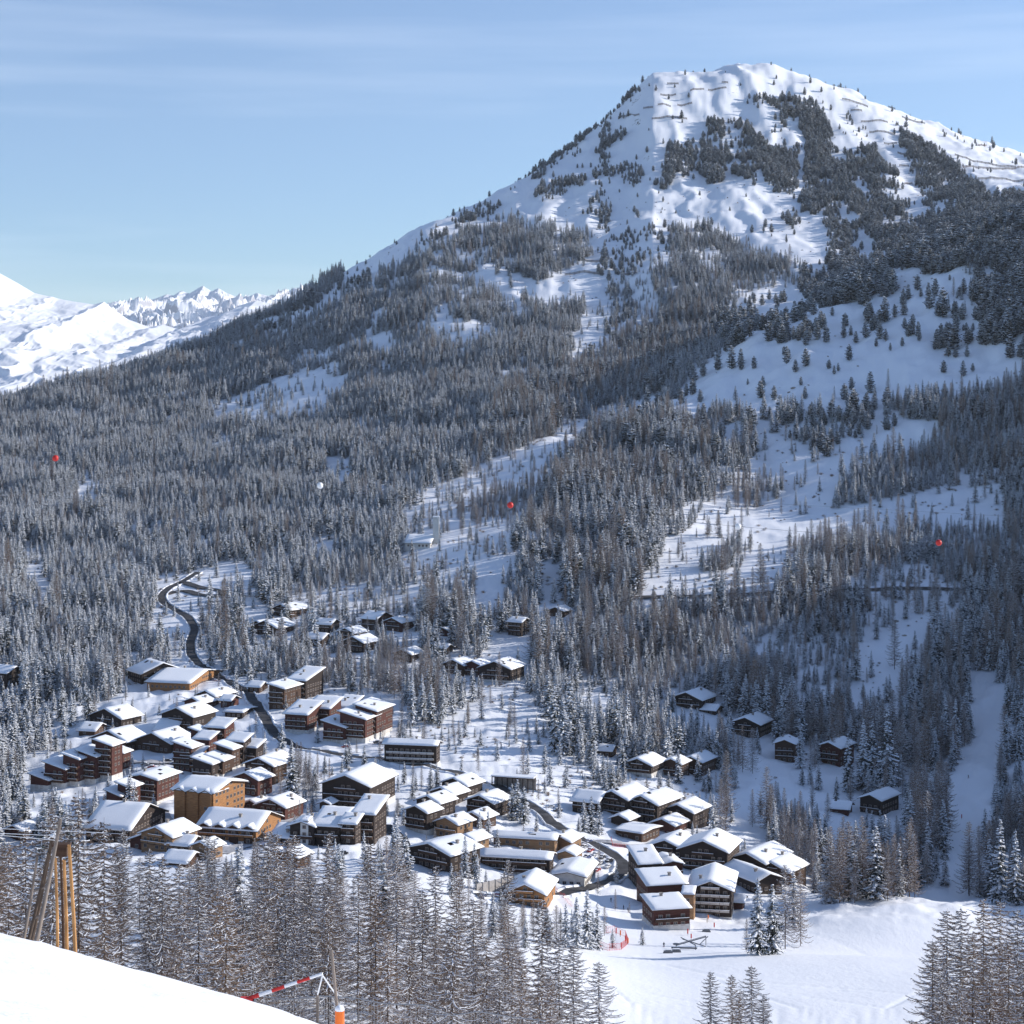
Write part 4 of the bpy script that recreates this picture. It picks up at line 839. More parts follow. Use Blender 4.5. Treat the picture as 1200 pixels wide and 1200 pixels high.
zone_names = [(lambda p, q, y: y < 520 and p < 600, 'in the foreground larch belt', 'foreground larch belt'), (lambda p, q, y: y < 520 and p < 800, 'in the foreground left of the bare piste', 'foreground trees left of the piste'),
 (lambda p, q, y: y < 520 and p < 960, 'in the clump at the bottom of the piste', 'clump at the bottom of the piste'), (lambda p, q, y: y < 520, 'in the bottom right corner clump', 'bottom right corner clump'),
 (lambda p, q, y: y < 760 and p < 560, 'on the wooded bank below the village', 'wooded bank below the village'), (lambda p, q, y: y < 760, 'beside the snowy mound at the lower right', 'trees around the snowy mound'),
 (lambda p, q, y: q > 900 and p > 830, 'in the lower wood behind the snowy mound', 'lower right wood'), (lambda p, q, y: q > 830 and p < 130, 'at the left edge of the village', 'trees at the left edge of the village'),
 (lambda p, q, y: q > 690 and p < 250, 'in the forest above the left of the village', 'forest above the left of the village'), (lambda p, q, y: q > 690 and p < 640, 'among the chalets in the village wood', 'trees among the chalets'),
 (lambda p, q, y: q > 690, 'on the shaded wooded slope below the upper road', 'shaded slope below the upper road'), (lambda p, q, y: q > 480 and p > 690 and p < 900, 'in the forest block above the upper road', 'forest block above the upper road'),
 (lambda p, q, y: q > 440 and p >= 900, 'on the sunny right hillside above the upper road', 'right hillside above the upper road'), (lambda p, q, y: q > 300 and p > 780, 'on the snowy spur below the summit face', 'snowy spur'),
 (lambda p, q, y: q < 300 and p > 1040 and y < 2800, 'on the dark wooded shoulder at the right edge', 'dark shoulder at the right edge'), (lambda p, q, y: q < 310, 'on the upper face of the mountain', 'upper mountain face'), (lambda p, q, y: True, 'on the long forested left flank of the mountain', 'long left flank')]
def tree_label(nm, v, p, q, y, hp):
    best = None
    for sh, lx, ly, cy in landmarks:
        d = math.hypot(p-lx, (q-ly)*1.0)
        if d < 62 and (best is None or d < best[0]): best = (d, sh, lx, ly, cy)
    lk = look[nm][v]
    if best:
        dx = p-best[2]; rel = 'right of' if dx > 14 else 'left of' if dx < -14 else ('in front of' if y < best[4] else 'behind')
        dist = 'just ' if best[0] < 30 else ''
        return f'{lk} {dist}{rel} {best[1]}', f'{nm}s near {best[1]}'
    for fn, a, g in zone_names:
        if fn(p, q, y): return f'{lk} {a}', f'{nm}s in the {g}'
first = {}
def lw(t): return .78 if t[4] > 30 else .60 if t[3] == 'larch' and t[1] > 620 else 1.0
rest = {'spruce': [], 'larch': [], 'pine': []}
seen_l = {}
for i, t in enumerate(trees):
    nm = t[3]; v = t[6] % len(PROTO[nm]); cm, tm, Hb = PROTO[nm][v]; s = t[4]/Hb
    force = (nm, v) not in first and i in single
    if i in single:
        p, q, hv = single[i]; lb, gp = tree_label(nm, v, p, q, t[1], hv)
        o = thing(PN[nm], (t[0], t[1], t[2]), lb, 'tree', gp, t[5]); o.scale = (s*(.9+.25*((t[6]*7) % 10)/10)*lw(t),)*2+(s,)
        tr_ = link('trunk', tm, o); cr_ = link('crown', cm, o)
        if force: first[(nm, v)] = (tr_, cr_)
    else: rest[nm].append((t[0], t[1], t[2], t[5], s, v, (.9+.25*((t[6]*7) % 10)/10)*lw(t)))
def forest(nm, label, kind_name):
    """the woods beyond counting, one object of instanced trees"""
    d = rest[nm]; n = len(d); me = bpy.data.meshes.new(kind_name); A = np.array(d)
    me.vertices.add(n); me.vertices.foreach_set('co', A[:, :3].ravel())
    for an, ty, vals in (('rot', 'FLOAT', A[:, 3]), ('sc', 'FLOAT', A[:, 4]), ('wd', 'FLOAT', A[:, 6]), ('idx', 'INT', A[:, 5].astype(int))):
        at_ = me.attributes.new(an, ty, 'POINT'); at_.data.foreach_set('value', vals.astype(np.int32 if ty == 'INT' else np.float32))
    o = tag(link(kind_name, me), label, 'trees' , None, 'stuff')
    ng = bpy.data.node_groups.new(kind_name, 'GeometryNodeTree'); ng.interface.new_socket('Geometry', in_out='INPUT', socket_type='NodeSocketGeometry'); ng.interface.new_socket('Geometry', in_out='OUTPUT', socket_type='NodeSocketGeometry')
    N = ng.nodes.new; L = ng.links.new; gi = N('NodeGroupInput'); go = N('NodeGroupOutput'); J = N('GeometryNodeJoinGeometry')
    vs = sorted(v for k, v in first if k == nm)
    for v in reversed(vs):
        j = N('GeometryNodeJoinGeometry')
        for ob in first[(nm, v)]:
            oi = N('GeometryNodeObjectInfo'); oi.inputs['Object'].default_value = ob; L(oi.outputs['Geometry'], j.inputs[0])
        gt = N('GeometryNodeGeometryToInstance'); L(j.outputs[0], gt.inputs[0]); L(gt.outputs[0], J.inputs[0])
    ip = N('GeometryNodeInstanceOnPoints'); ip.inputs['Pick Instance'].default_value = True
    L(gi.outputs[0], ip.inputs['Points']); L(J.outputs[0], ip.inputs['Instance'])
    def attr(an, dt):
        a = N('GeometryNodeInputNamedAttribute'); a.data_type = dt; a.inputs['Name'].default_value = an
        return [s for s in a.outputs if s.enabled and s.name == 'Attribute'][0]
    L(attr('idx', 'INT'), ip.inputs['Instance Index'])
    cr = N('ShaderNodeCombineXYZ'); L(attr('rot', 'FLOAT'), cr.inputs['Z']); L(cr.outputs[0], ip.inputs['Rotation'])
    cs = N('ShaderNodeCombineXYZ'); sc_ = attr('sc', 'FLOAT'); mu = N('ShaderNodeMath'); mu.operation = 'MULTIPLY'; L(sc_, mu.inputs[0]); L(attr('wd', 'FLOAT'), mu.inputs[1])
    L(mu.outputs[0], cs.inputs['X']); L(mu.outputs[0], cs.inputs['Y']); L(sc_, cs.inputs['Z']); L(cs.outputs[0], ip.inputs['Scale'])
    L(ip.outputs[0], go.inputs[0]); md = o.modifiers.new('trees', 'NODES'); md.node_group = ng
    return o
forest('spruce', 'dense snow-dusted spruce forest covering the long mountain flank', 'spruce_forest')
forest('larch', 'leafless larches scattered through the wooded slopes', 'larch_forest')
forest('pine', 'dark stone pines clinging to the upper mountain face', 'pine_wood')
def bush(seed):
    rr = random.Random(seed); mb = MB()
    for k in range(70):
        a = rr.random()*6.28; el = rr.uniform(.25, 1.4); l = rr.uniform(.5, 1.3); x0, y0 = rr.uniform(-.35, .35), rr.uniform(-.35, .35)
        tx, ty, tz = x0+math.cos(a)*math.cos(el)*l, y0+math.sin(a)*math.cos(el)*l, math.sin(el)*l
        mb.poly([(x0, y0, -.2), (x0+.07, y0, -.2), (tx, ty, tz)], 0 if k % 4 else 1)
        mb.poly([((x0+tx)/2, (y0+ty)/2, tz*.5), ((x0+tx)/2, (y0+ty)/2, tz*.5+.06), (tx+rr.uniform(-.4, .4), ty+rr.uniform(-.4, .4), tz*rr.uniform(.6, 1.1))], 0)
    return mb.mesh('low_bush', [M['twig'], M['treesnow']])
bx, by, bz = at(560, 870); bo = tag(link('low_bush', bush(5), None, (bx, by, bz)), 'lone leafless bush poking out of the bright bank above the long hotel', 'bush'); bo.scale = (1.8,)*3
first[('bush', 0)] = (bo,)
nb = 26000; by_ = np.exp(rng.uniform(math.log(700), math.log(3300), nb)); bx_ = by_*rng.uniform(-.3, .3, nb); bz_ = H(bx_, by_); bp, bq = proj(bx_, by_, bz_)
bd = np.where(by_ > 1150, .5, .08); bd = np.where(inpoly(bp, bq, [(1118,790),(1175,790),(1210,860),(1180,900),(1150,1015),(1095,1010),(1105,905)]), 0, bd); bd = np.where(inpoly(bp, bq, [(480,850),(600,790),(700,860),(850,880),(850,935),(620,935),(540,892)]), 1, bd)
bd = np.where(inpoly(bp, bq, [(775,478),(850,405),(835,380),(865,350),(960,332),(1132,345),(1200,432),(1040,457),(900,472)]), .1, bd); bd *= np.clip(.5+2.2*fbm(bx_/40, by_/40, 3, 91), 0, 1)
rest['bush'] = [(bx_[i], by_[i], bz_[i], random.random()*6.28, random.uniform(.5, 1.5)*(1 if by_[i] < 1300 else 1.5), 0, 1.0) for i in range(nb) if rng.random() < bd[i] and bq[i] < 960]
o = forest('bush', 'small leafless bushes and saplings poking through the snow', 'low_bushes'); o['category'] = 'bushes'
print('singles', cnt, {k: len(v) for k, v in rest.items()})

# ------------------------------------------------------------------ avalanche barriers on the summit face
BAR = [(782,795,100,100),(809,825,107,106),(830,851,107,105),(846,853,99,98),(774,792,112,112),(794,811,124,122),(771,786,126,126),(764,805,143,141),(754,765,128,128),(729,749,138,137),(987,1017,118,115),(1041,1049,126,126),
 (997,1010,131,131),(1009,1040,144,144),(1019,1046,157,158),(1036,1051,169,169),(1052,1059,182,182),(1054,1065,196,196),(1060,1069,217,217),(1057,1084,138,140),(1146,1156,172,172),(1119,1190,184,184),(1129,1212,197,196),(1146,1212,211,210),(1135,1182,160,176),(677,710,307,306),(662,702,323,322),(722,744,321,322)]
def barrier(x0, x1, y0, y1, label):
    a = at_far(x0, y0, 2400); b = at_far(x1, y1, 2400); 
    if abs(a[1]-b[1]) > 120: b = ((x1-600)/F*a[1], a[1], h1((x1-600)/F*a[1], a[1]))
    t = thing('avalanche_barrier', a, label, 'snow fence', 'avalanche barriers on the mountain'); n = max(2, int((b[0]-a[0])/7)); P = []
    for k in range(n+1): s = k/n; x = a[0]+(b[0]-a[0])*s; y = a[1]+(b[1]-a[1])*s; P.append((x-a[0], y-a[1], h1(x, y)-a[2]))
    mb = MB()
    for p, q in zip(P[:-1], P[1:]):
        for k in range(4): z = .8+k*.85; mb.tube([(p[0], p[1], p[2]+z), (q[0], q[1], q[2]+z)], .26, 4)
    mb.build('crossbars', M['fence'], t); mb = MB()
    for p in P: mb.tube([(p[0], p[1], p[2]-1), (p[0], p[1]+.3, p[2]+4.2)], .2, 4); mb.tube([(p[0], p[1]-3, p[2]-1), (p[0], p[1], p[2]+3.2)], .15, 4)
    mb.build('posts', M['fence'], t)
rows_ = ['left part of the summit face', 'right gully below the summit', 'open snow at the right shoulder', 'mid slope above the forest']
for k, (x0, x1, y0, y1) in enumerate(BAR):
    reg = 3 if y0 > 300 else 0 if x1 < 860 else 2 if x0 > 1055 and x1 > 1075 else 1
    pos = {0: 'top barrier at the edge of', 1: '', }
    same = [j for j, q in enumerate(BAR) if (3 if q[2] > 300 else 0 if q[1] < 860 else 2 if q[0] > 1055 and q[1] > 1075 else 1) == reg]
    same.sort(key=lambda j: BAR[j][2]*10+BAR[j][0]*.01); r_ = same.index(k)
    ords = ['highest', 'second highest', 'third highest', 'fourth from the top', 'fifth from the top', 'sixth from the top', 'seventh from the top', 'eighth from the top', 'ninth from the top', 'lowest but one', 'lowest']
    od = 'lowest' if r_ == len(same)-1 else ords[min(r_, 9)]
    barrier(x0, x1, y0, y1, f'{"long" if x1-x0 > 28 else "short"} dark avalanche barrier, {od} on the {rows_[reg]}')

# ------------------------------------------------------------------ ropeway cable with marker balls
Yc = 300.0
def on_plane(px_, py_, Y_): return ((px_-600)/F*Y_, Y_, (HOR-py_)/F*Y_)
ballp = [(-900,455),(-250,508),(65,537),(375,569),(598,592),(865,617),(1100,636),(1450,655),(2100,672)]
t = thing('overhead_cable', on_plane(600, 592, Yc), 'thin overhead cable sagging across the valley with marker balls on it', 'cable'); o0 = t.location
mb = MB(); mb.tube([tuple(np.array(on_plane(a, b, Yc))-np.array(o0)) for a, b in ballp], .022, 5); mb.build('cable', M['cable'], t)
for (a, b), c_, lb in zip(ballp[2:7], ('redp', 'whitep', 'redp', 'whitep', 'redp'), ('red marker ball on the cable, far left', 'white marker ball on the cable between two red ones, left of centre', 'red marker ball on the cable in the middle of the photo', 'white marker ball on the cable right of centre', 'red marker ball on the cable at the right')):
    mb = MB(); c = np.array(on_plane(a, b, Yc)); o = thing('marker_ball', tuple(c), lb, 'marker ball', 'aviation marker balls')
    mb.ball((0, 0, 0), .50, 16, 10); mb.build('shell', M[c_], o, smooth=True)
    mb = MB(); mb.tube([(-.7, 0, 0), (.7, 0, 0)], .09, 6); mb.build('clamp', M['steel'], o)
t = thing('overhead_cable', on_plane(600, 565, 330), 'second thin cable higher up across the dark forest', 'cable'); o0 = t.location
mb = MB(); mb.tube([tuple(np.array(on_plane(a, b, 330))-np.array(o0)) for a, b in [(-500,505),(200,535),(430,548),(525,557),(650,571),(790,584),(1200,606),(1900,630)]], .018, 5); mb.build('cable', M['cable'], t)

# ------------------------------------------------------------------ wooden trestle on the near slope
Yt = 84.0
gx_, gz_ = (62-600)/F*Yt, h1((62-600)/F*Yt, Yt)
t = thing('wooden_trestle', (gx_, Yt, gz_), 'tall wooden trestle of leaning grey and fresh orange poles on the near slope', 'trestle'); o0 = np.array(t.location)
def pl(a, b, r0, r1, m, nm, dy=(0, 0), ext=.35):
    A_ = np.array(on_plane(*a, Yt+dy[0])); B_ = np.array(on_plane(*b, Yt+dy[1])); B_ = B_+(B_-A_)*ext
    mb = MB(); mb.tube([A_-o0, (A_+B_)/2-o0+np.array([.03, 0, 0]), B_-o0], [r0*.75, (r0+r1)/2*.75, r1*.75], 9); return mb.build(nm, M[m], t, smooth=True)
pl((71,960), (43,1100), .10, .15, 'polegrey', 'pole', (0, -2)); pl((44,1003), (28,1098), .07, .11, 'polegrey', 'pole', (1, 0)); pl((62,978), (37,1100), .11, .16, 'bark', 'pole', (1, 2)); pl((57,1000), (33,1102), .09, .12, 'bark', 'pole', (1, 1))
pl((65,1005), (67,1110), .08, .10, 'poleorange', 'pole', (.5, 1)); pl((75,1008), (78,1112), .095, .12, 'poleorange', 'pole', (1, 2)); pl((81,990), (88,1119), .095, .12, 'poleorange', 'pole', (0, 0)); pl((71,1000), (74,1110), .07, .09, 'brown', 'pole', (1.5, 2.2))
mb = MB(); a = np.array(on_plane(60, 1006, Yt+.4))-o0; b = np.array(on_plane(84, 985, Yt+.8))-o0; mb.box(a[0]+.1, b[0]-.15, a[1]+.1, a[1]+.35, a[2]+.05, b[2]-.2); mb.box(a[0]+.02, b[0]-.02, a[1], a[1]+.45, b[2]-.2, b[2]-.08); mb.build('crosshead', M['brown'], t)
for yy in (1040, 1072):
    mb = MB(); mb.tube([np.array(on_plane(40, yy+4, Yt+1))-o0, np.array(on_plane(60, yy-3, Yt+1))-o0], .06, 6); mb.build('brace', M['polegrey'], t)
mb = MB(); mb.ball(np.array(on_plane(63, 979, Yt))-o0, .16, 8, 6, sq=(1, 1, .6)); mb.build('insulator', M['whitep'], t)
for k, (a, b) in enumerate([((-40, 953), (70, 985)), ((-40, 968), (62, 979)), ((-40, 962), (125, 976))]):
    o = thing('cable', on_plane(*b, Yt), ['upper', 'lower', 'middle'][k]+' pale frosted cable running left from the wooden trestle', 'cable'); q = np.array(o.location)
    mb = MB(); A_ = np.array(on_plane(a[0]-300, a[1]-18, Yt)); B_ = np.array(on_plane(*b, Yt)); mb.tube([A_-q, (A_+B_)/2-q-np.array([0, 0, .25]), B_-q], .014, 5); mb.build('strand', M['whitep'], o)

# ------------------------------------------------------------------ red and white arm, netting and padded post below the near slope
Ya = 62.0
t = thing('boom_arm', on_plane(333, 1157, Ya), 'slanting red and white painted boom at the edge of the near snow slope', 'boom'); o0 = np.array(t.location)
A_ = np.array(on_plane(289, 1171, Ya)); B_ = np.array(on_plane(378, 1141, Ya)); n = 6
for k in range(n):
    mb = MB(); mb.tube([A_+(B_-A_)*k/n-o0, A_+(B_-A_)*(k+1)/n-o0], .07-.004*k, 8); mb.build('arm_section', M['redp' if k % 2 == 0 else 'whitep'], t)
mb = MB(); mb.box(-.2, .2, -.12, .12, -.13, .06); mb.xf(lambda p: tuple(np.array(p)+A_-o0)); mb.build('counterweight', M['redp'], t)
mb = MB(); g_ = np.array(on_plane(300, 1185, Ya)); mb.tube([A_*.9+B_*.1-o0, g_-o0-np.array([0, 0, 1.5])], .06, 6); mb.build('stand', M['steel'], t)
for a, b in (((378, 1143), (372, 1166)), ((378, 1143), (394, 1166))):
    mb = MB(); mb.tube([np.array(on_plane(*a, Ya))-o0, np.array(on_plane(*b, Ya))-o0], .025, 5); mb.build('stay', M['whitep'], t)
t = thing('net_fence', on_plane(400, 1175, Ya), 'slack pale netting and rope strung from the boom along the bottom edge', 'netting'); o0 = np.array(t.location); mb = MB()
top_ = [(310,1168),(340,1171),(372,1167),(394,1168),(420,1170),(450,1176),(500,1178),(530,1190),(560,1185),(600,1192),(640,1196)]
P = [np.array(on_plane(*p, Ya))-o0 for p in top_]; mb.tube(P, .022, 5)
Pb = [p-np.array([0, 0, 1.3]) for p in P]; mb.tube(Pb, .02, 5)
for p, q, p2, q2 in zip(P[:-1], P[1:], Pb[:-1], Pb[1:]):
    for k in range(8): s = k/8; mb.tube([p+(q-p)*s, p2+(q2-p2)*s], .006, 3)
    for k in range(1, 6): s = k/6; mb.tube([p+(p2-p)*s, q+(q2-q)*s], .006, 3)
mb.build('mesh', M['cable'], t)
for x_ in (372,):
    mb = MB(); p = np.array(on_plane(x_, 1166, Ya)); mb.tube([p-o0, p-o0-np.array([0, 0, 3.5])], .05, 6); mb.build('post', M['polegrey'], t)
mb = MB(); p = np.array(on_plane(398, 1183, 40)); t = thing('padded_post', (p[0], p[1], h1(p[0], p[1])), 'orange padded post with a snow cap at the bottom edge', 'post')
zt = p[2]-t.location[2]; mb.tube([(0, 0, -.5), (0, 0, zt-.02)], .10, 12); mb.build('padding', M['orangep'], t, smooth=True)
mb = MB(); mb.ball((0, 0, zt), .10, 12, 8, sq=(1, 1, .9)); mb.build('snow_cap', M['roofsnow'], t, smooth=True)
mb = MB(); mb.tube([(.0, .5, -.5), (-.22, .5, zt+1.1)], .032, 8); o = mb.build('pole', M['polegrey'], t)

# ------------------------------------------------------------------ foot of the piste: nets, poles, lift machinery, people, cars
def pole(px_, py_, hpx_, m, label, r=.12, group='poles marking the foot of the piste'):
    x, y, z = at(px_, py_); t = thing('marker_pole', (x, y, z), label, 'pole', group); h = hpx_*y/F
    mb = MB(); mb.tube([(0, 0, -.5), (0, 0, h)], r*.6, 6); mb.build('pole', M['steel'], t)
    mb = MB(); mb.tube([(0, 0, h*.25), (0, 0, h*.95)], r*1.9, 8); mb.build('padding', M[m], t); return t
for k, (a, b, h, m) in enumerate([(722,1096,9,'redp'),(727,1098,8,'orangep'),(733,1105,9,'redp'),(736,1107,8,'orangep'),(728,1112,8,'redp'),(806,1096,8,'redp'),(810,1101,7,'redp'),(837,1088,7,'redp'),(830,1078,6,'orangep'),(704,1112,8,'redp'),(1127,960,6,'redp')]):
    lbs = ['red padded pole at the back left corner of the piste net', 'orange pole inside the piste net, back row', 'red pole at the right side of the piste net', 'rightmost orange pole of the piste net', 'red pole at the front of the piste net', 'red pole left of the lift machinery', 'red pole just in front of its twin left of the lift machinery', 'red pole below the balcony hotel', 'orange padded pole at the corner of the balcony hotel', 'red pole at the left front of the piste net', 'small red marker on the cutting at the right']
    pole(a, b, h, m, lbs[k])
def net(pts, label, h=1.5, m='net'):
    P = [at(*p) for p in pts]; o = thing('safety_net', P[0], label, 'safety net'); q0 = np.array(P[0]); mb = MB(); Q = []
    for a, b in zip(P[:-1], P[1:]):
        n = max(2, int(math.dist(a[:2], b[:2])/1.2))
        for k in range(n): s = k/n; x = a[0]+(b[0]-a[0])*s; y = a[1]+(b[1]-a[1])*s; Q.append(np.array((x, y, h1(x, y)))-q0)
    for k in range(6): mb.tube([p+np.array([0, 0, .15+h*k/5]) for p in Q], .045 if k in (0, 5) else .022, 4)
    for p in Q: mb.tube([p, p+np.array([0, 0, h+.15])], .022, 4)
    mb.build('mesh', M[m], o)
    mb = MB(); [mb.tube([p-np.array([0, 0, .5]), p+np.array([0, 0, h+.4])], .05, 5) for p in Q[::4]]; mb.build('posts', M['redp'], o)
net([(702,1110),(712,1114),(728,1113),(736,1106),(733,1098),(720,1092),(706,1094)], 'red safety net ringing the learners area at the foot of the piste', 2.0)
net([(650,1042),(664,1056),(672,1064)], 'red net beside the small white shop', 1.6); net([(716,985),(718,992),(740,994)], 'red net under the black timber residence', 1.4)
x, y, z = at(815, 1113); s_ = F/y
t = thing('lift_station', (x, y, z), 'dark steel drag-lift machinery with crossed trusses at the piste foot', 'ski lift')
def bar(a, b, r, nm, m='steel'): mb = MB(); mb.tube([(a[0]/s_, a[2]/s_*2.2, a[1]/s_*.62), (b[0]/s_, b[2]/s_*2.2, b[1]/s_*.62)], r*.55, 6); mb.build(nm, M[m], t)
bar((0,0,0), (0,9,0), .35, 'pylon'); bar((-22,4,4), (14,16,8), .3, 'truss'); bar((-22,6,4), (14,18,8), .2, 'truss'); bar((-14,14,6), (12,6,0), .3, 'truss'); bar((0,9,0), (-16,17,6), .3, 'truss'); bar((-28,2,2), (2,3,0), .5, 'platform'); bar((6,9,2), (16,19,6), .3, 'truss')
bar((-22,-2,4), (-22,6,4), .25, 'pylon'); bar((14,0,8), (14,18,8), .25, 'pylon')
mb = MB(); mb.tube([(-22/s_, 3, 3.4/s_), (-22/s_, 3, 4/s_)], 1.1, 16); mb.build('bullwheel', M['steel'], t)
for k, (a, b, lb) in enumerate([(783,1117,'snow-dusted grey snowmobile left of the lift machinery'), (793,1116,'snow-dusted grey machine case beside the lift machinery'), (828,1092,'small dark box on the snow above the lift machinery')]):
    x, y, z = at(a, b); o = thing('snowmobile' if k == 0 else 'machine_case', (x, y, z), lb, 'snowmobile' if k == 0 else 'case'); mb = MB()
    mb.box(-1.5, 1.3, -.5, .5, .25, .8); mb.box(-.9, .9, -.3, .3, .8, 1.15); mb.build('body', M['steel'], o)
    mb = MB(); mb.box(-1.7, 1.5, -.55, -.3, 0, .2); mb.box(-1.7, 1.5, .3, .55, 0, .2); mb.build('skid', M['c1'], o)
    mb = MB(); mb.box(-1.2, 1.0, -.4, .4, 1.15, 1.3); mb.build('snow_cover', M['roofsnow'], o)
def person(px_, py_, m, label, lean=0.0, skis=True, hpx_=5.6, rot=0.):
    x, y, z = at(px_, py_); o = thing('person', (x, y, z), label, 'person', None, rot)
    V = [(0,0,.98),(0,0,1.22),(0,.03,1.45),(0,.02,1.56),(0,-.02,1.68),(.12,0,.93),(.15,-.1,.5),(.15,.03,.08),(.15,-.18,.05),(-.12,0,.93),(-.15,.06,.5),(-.15,.12,.08),(-.15,-.08,.05),(.2,.02,1.42),(.34,-.05,1.18),(.36,-.28,1.02),(-.2,.02,1.42),(-.34,-.05,1.18),(-.34,-.28,1.04)]
    E = [(0,1),(1,2),(2,3),(3,4),(0,5),(5,6),(6,7),(7,8),(0,9),(9,10),(10,11),(11,12),(2,13),(13,14),(14,15),(2,16),(16,17),(17,18)]
    RR = [.16,.17,.15,.07,.12,.13,.09,.07,.06,.13,.09,.07,.06,.09,.07,.05,.09,.07,.05]
    me = bpy.data.meshes.new('body'); me.from_pydata([(a, b+lean*c, c) for a, b, c in V], E, []); b = link('body', me, o); me.materials.append(M[m])
    md = b.modifiers.new('skin', 'SKIN'); me.skin_vertices.new() if not me.skin_vertices else None
    for k, r_ in enumerate(RR): me.skin_vertices[0].data[k].radius = (r_, r_)
    me.skin_vertices[0].data[0].use_root = True; ss = b.modifiers.new('sub', 'SUBSURF'); ss.levels = ss.render_levels = 1
    mb = MB(); mb.ball((0, lean*1.7, 1.74), .125, 10, 7, sq=(1, 1, 1.1)); mb.build('helmet', M['c1'], o, smooth=True)
    mb = MB(); mb.ball((0, lean*1.68-.07, 1.68), .085, 8, 6); mb.build('face', M['skin'], o, smooth=True)
    if skis:
        for sx in (-.16, .16): mb = MB(); mb.box(sx-.05, sx+.05, -.9, .8, -.02, .03); mb.build('ski', M['c3'], o)
for a, b, m, lb, l, r_ in [(716,1057,'cloth1','skier in dark clothes standing alone high on the shaded piste beside the residence',0,.4),(731,1066,'cloth1','left skier of a dark pair on the shaded piste',.1,1.2),(736,1069,'cloth1','right skier of a dark pair on the shaded piste',-.05,-1),
     (778,1110,'cloth1','person in dark clothes casting a long shadow left of the lift machinery',0,.2),(1135,912,'cloth1','skier in dark clothes on the sunlit patch of the right cutting',.1,.8)]: person(a, b, m, lb, l, rot=r_)
def car_proto(m):
    bd = MB(); pr = [(-2.15,.35),(-2.2,.75),(-2.0,.95),(-1.25,1.0),(-.75,1.45),(.75,1.48),(1.35,1.02),(2.05,.85),(2.15,.6),(2.1,.35)]
    for sy in (-.85, .85): bd.poly([(x, sy, z) for x, z in pr])
    for (x, z), (x2, z2) in zip(pr, pr[1:]+pr[:1]): bd.poly([(x, -.85, z), (x2, -.85, z2), (x2, .85, z2), (x, .85, z)])
    gl = MB(); gp = [(-1.1,1.02),(-.72,1.38),(.68,1.40),(1.18,1.04)]
    for sy in (-.87, .87): gl.poly([(x, sy, z) for x, z in gp])
    wh = MB(); wh.tube([(0, -.12, 0), (0, .12, 0)], .33, 12)
    sn = MB(); n0 = [(-1.3,1.03),(-.8,1.5),(.8,1.53),(1.4,1.06)]
    sn.box(-.85, .85, -.8, .8, 1.5, 1.78); sn.box(1.3, 2.1, -.75, .75, .95, 1.15); sn.box(-2.15, -1.3, -.75, .75, .98, 1.15)
    return bd.mesh('car_body', [M[m]]), gl.mesh('side_glass', [M['glass']]), wh.mesh('wheel', [M['c1']]), sn.mesh('car_snow', [M['roofsnow']])
CP = {m: car_proto(m) for m in ('c1', 'c2', 'c3', 'c4', 'c5')}
cname = {'c1': 'black', 'c2': 'grey', 'c3': 'dark red', 'c4': 'blue', 'c5': 'silver'}
def car(px_, py_, m, label, rot, snow=True, group='cars parked in the village'):
    x, y, z = at(px_, py_); o = thing('parked_car', (x, y, z+.03), label, 'car', group, rot); b, g, w_, s = CP[m]
    link('body', b, o); link('side_window', g, o)
    for wx in (-1.35, 1.35):
        for wy in (-.8, .8): link('wheel', w_, o, (wx, wy, .33))
    if snow: link('snow_cover', s, o)
lots = [('in the crowded lot behind the white-footed hotel', [(677,1000),(684,994),(692,998),(698,1003),(706,1006),(688,1006),(681,1011),(692,1012),(703,1013),(714,1010),(672,1020),(685,1020),(700,1021),(712,1017),(668,992),(690,988)], 1.0),
        ('on the snowy car park left of the long hotel', [(418,866),(426,868),(442,871),(448,872),(455,877),(405,876)], .2),
        ('beside the main road opposite the long white-footed hotel', [(645,947),(654,951)], .4),
        ('in front of the small parking below the hotel terrace', [(566,1052),(574,1052),(583,1051),(592,1052)], 1.4),
        ('on the slope road beside the wide brown chalet', [(170,897),(178,900),(190,903),(196,893),(204,896)], .1),
        ('near the larger red-brown twin chalet', [(314,967),(320,970),(309,966)], .3), ('under the dark apartments with the white stair tower', [(388,1000),(402,1001),(446,1003),(452,1000)], .1), ('on the lane by the black timber residence', [(727,966),(733,974)], .7)]
for nm, ps, r0 in lots:
    for k, (a, b) in enumerate(ps):
        m = ['c1', 'c2', 'c5', 'c4', 'c3'][(k*3+len(nm)) % 5]; car(a, b, m, f'{cname[m]} car under fresh snow {nm}', r0+random.uniform(-.15, .15))
# fence of the hotel court
x, y, z = at(558, 1046); x2, y2, z2 = at(602, 1046); t = thing('court_fence', (x, y, z), 'pale panelled wall around the court below the long white-footed hotel', 'wall'); L_ = math.dist((x, y), (x2, y2)); a_ = math.atan2(y2-y, x2-x)
mb = MB(); mb.box(0, L_, -.15, .15, -2, 3.2); o = mb.build('panel', M['pale'], t); o.rotation_euler.z = a_
for k in range(7): mb = MB(); q = k/6*L_; mb.box(q-.12, q+.12, -.25, .25, -2, 3.4); o = mb.build('post', M['steel'], t); o.rotation_euler.z = a_
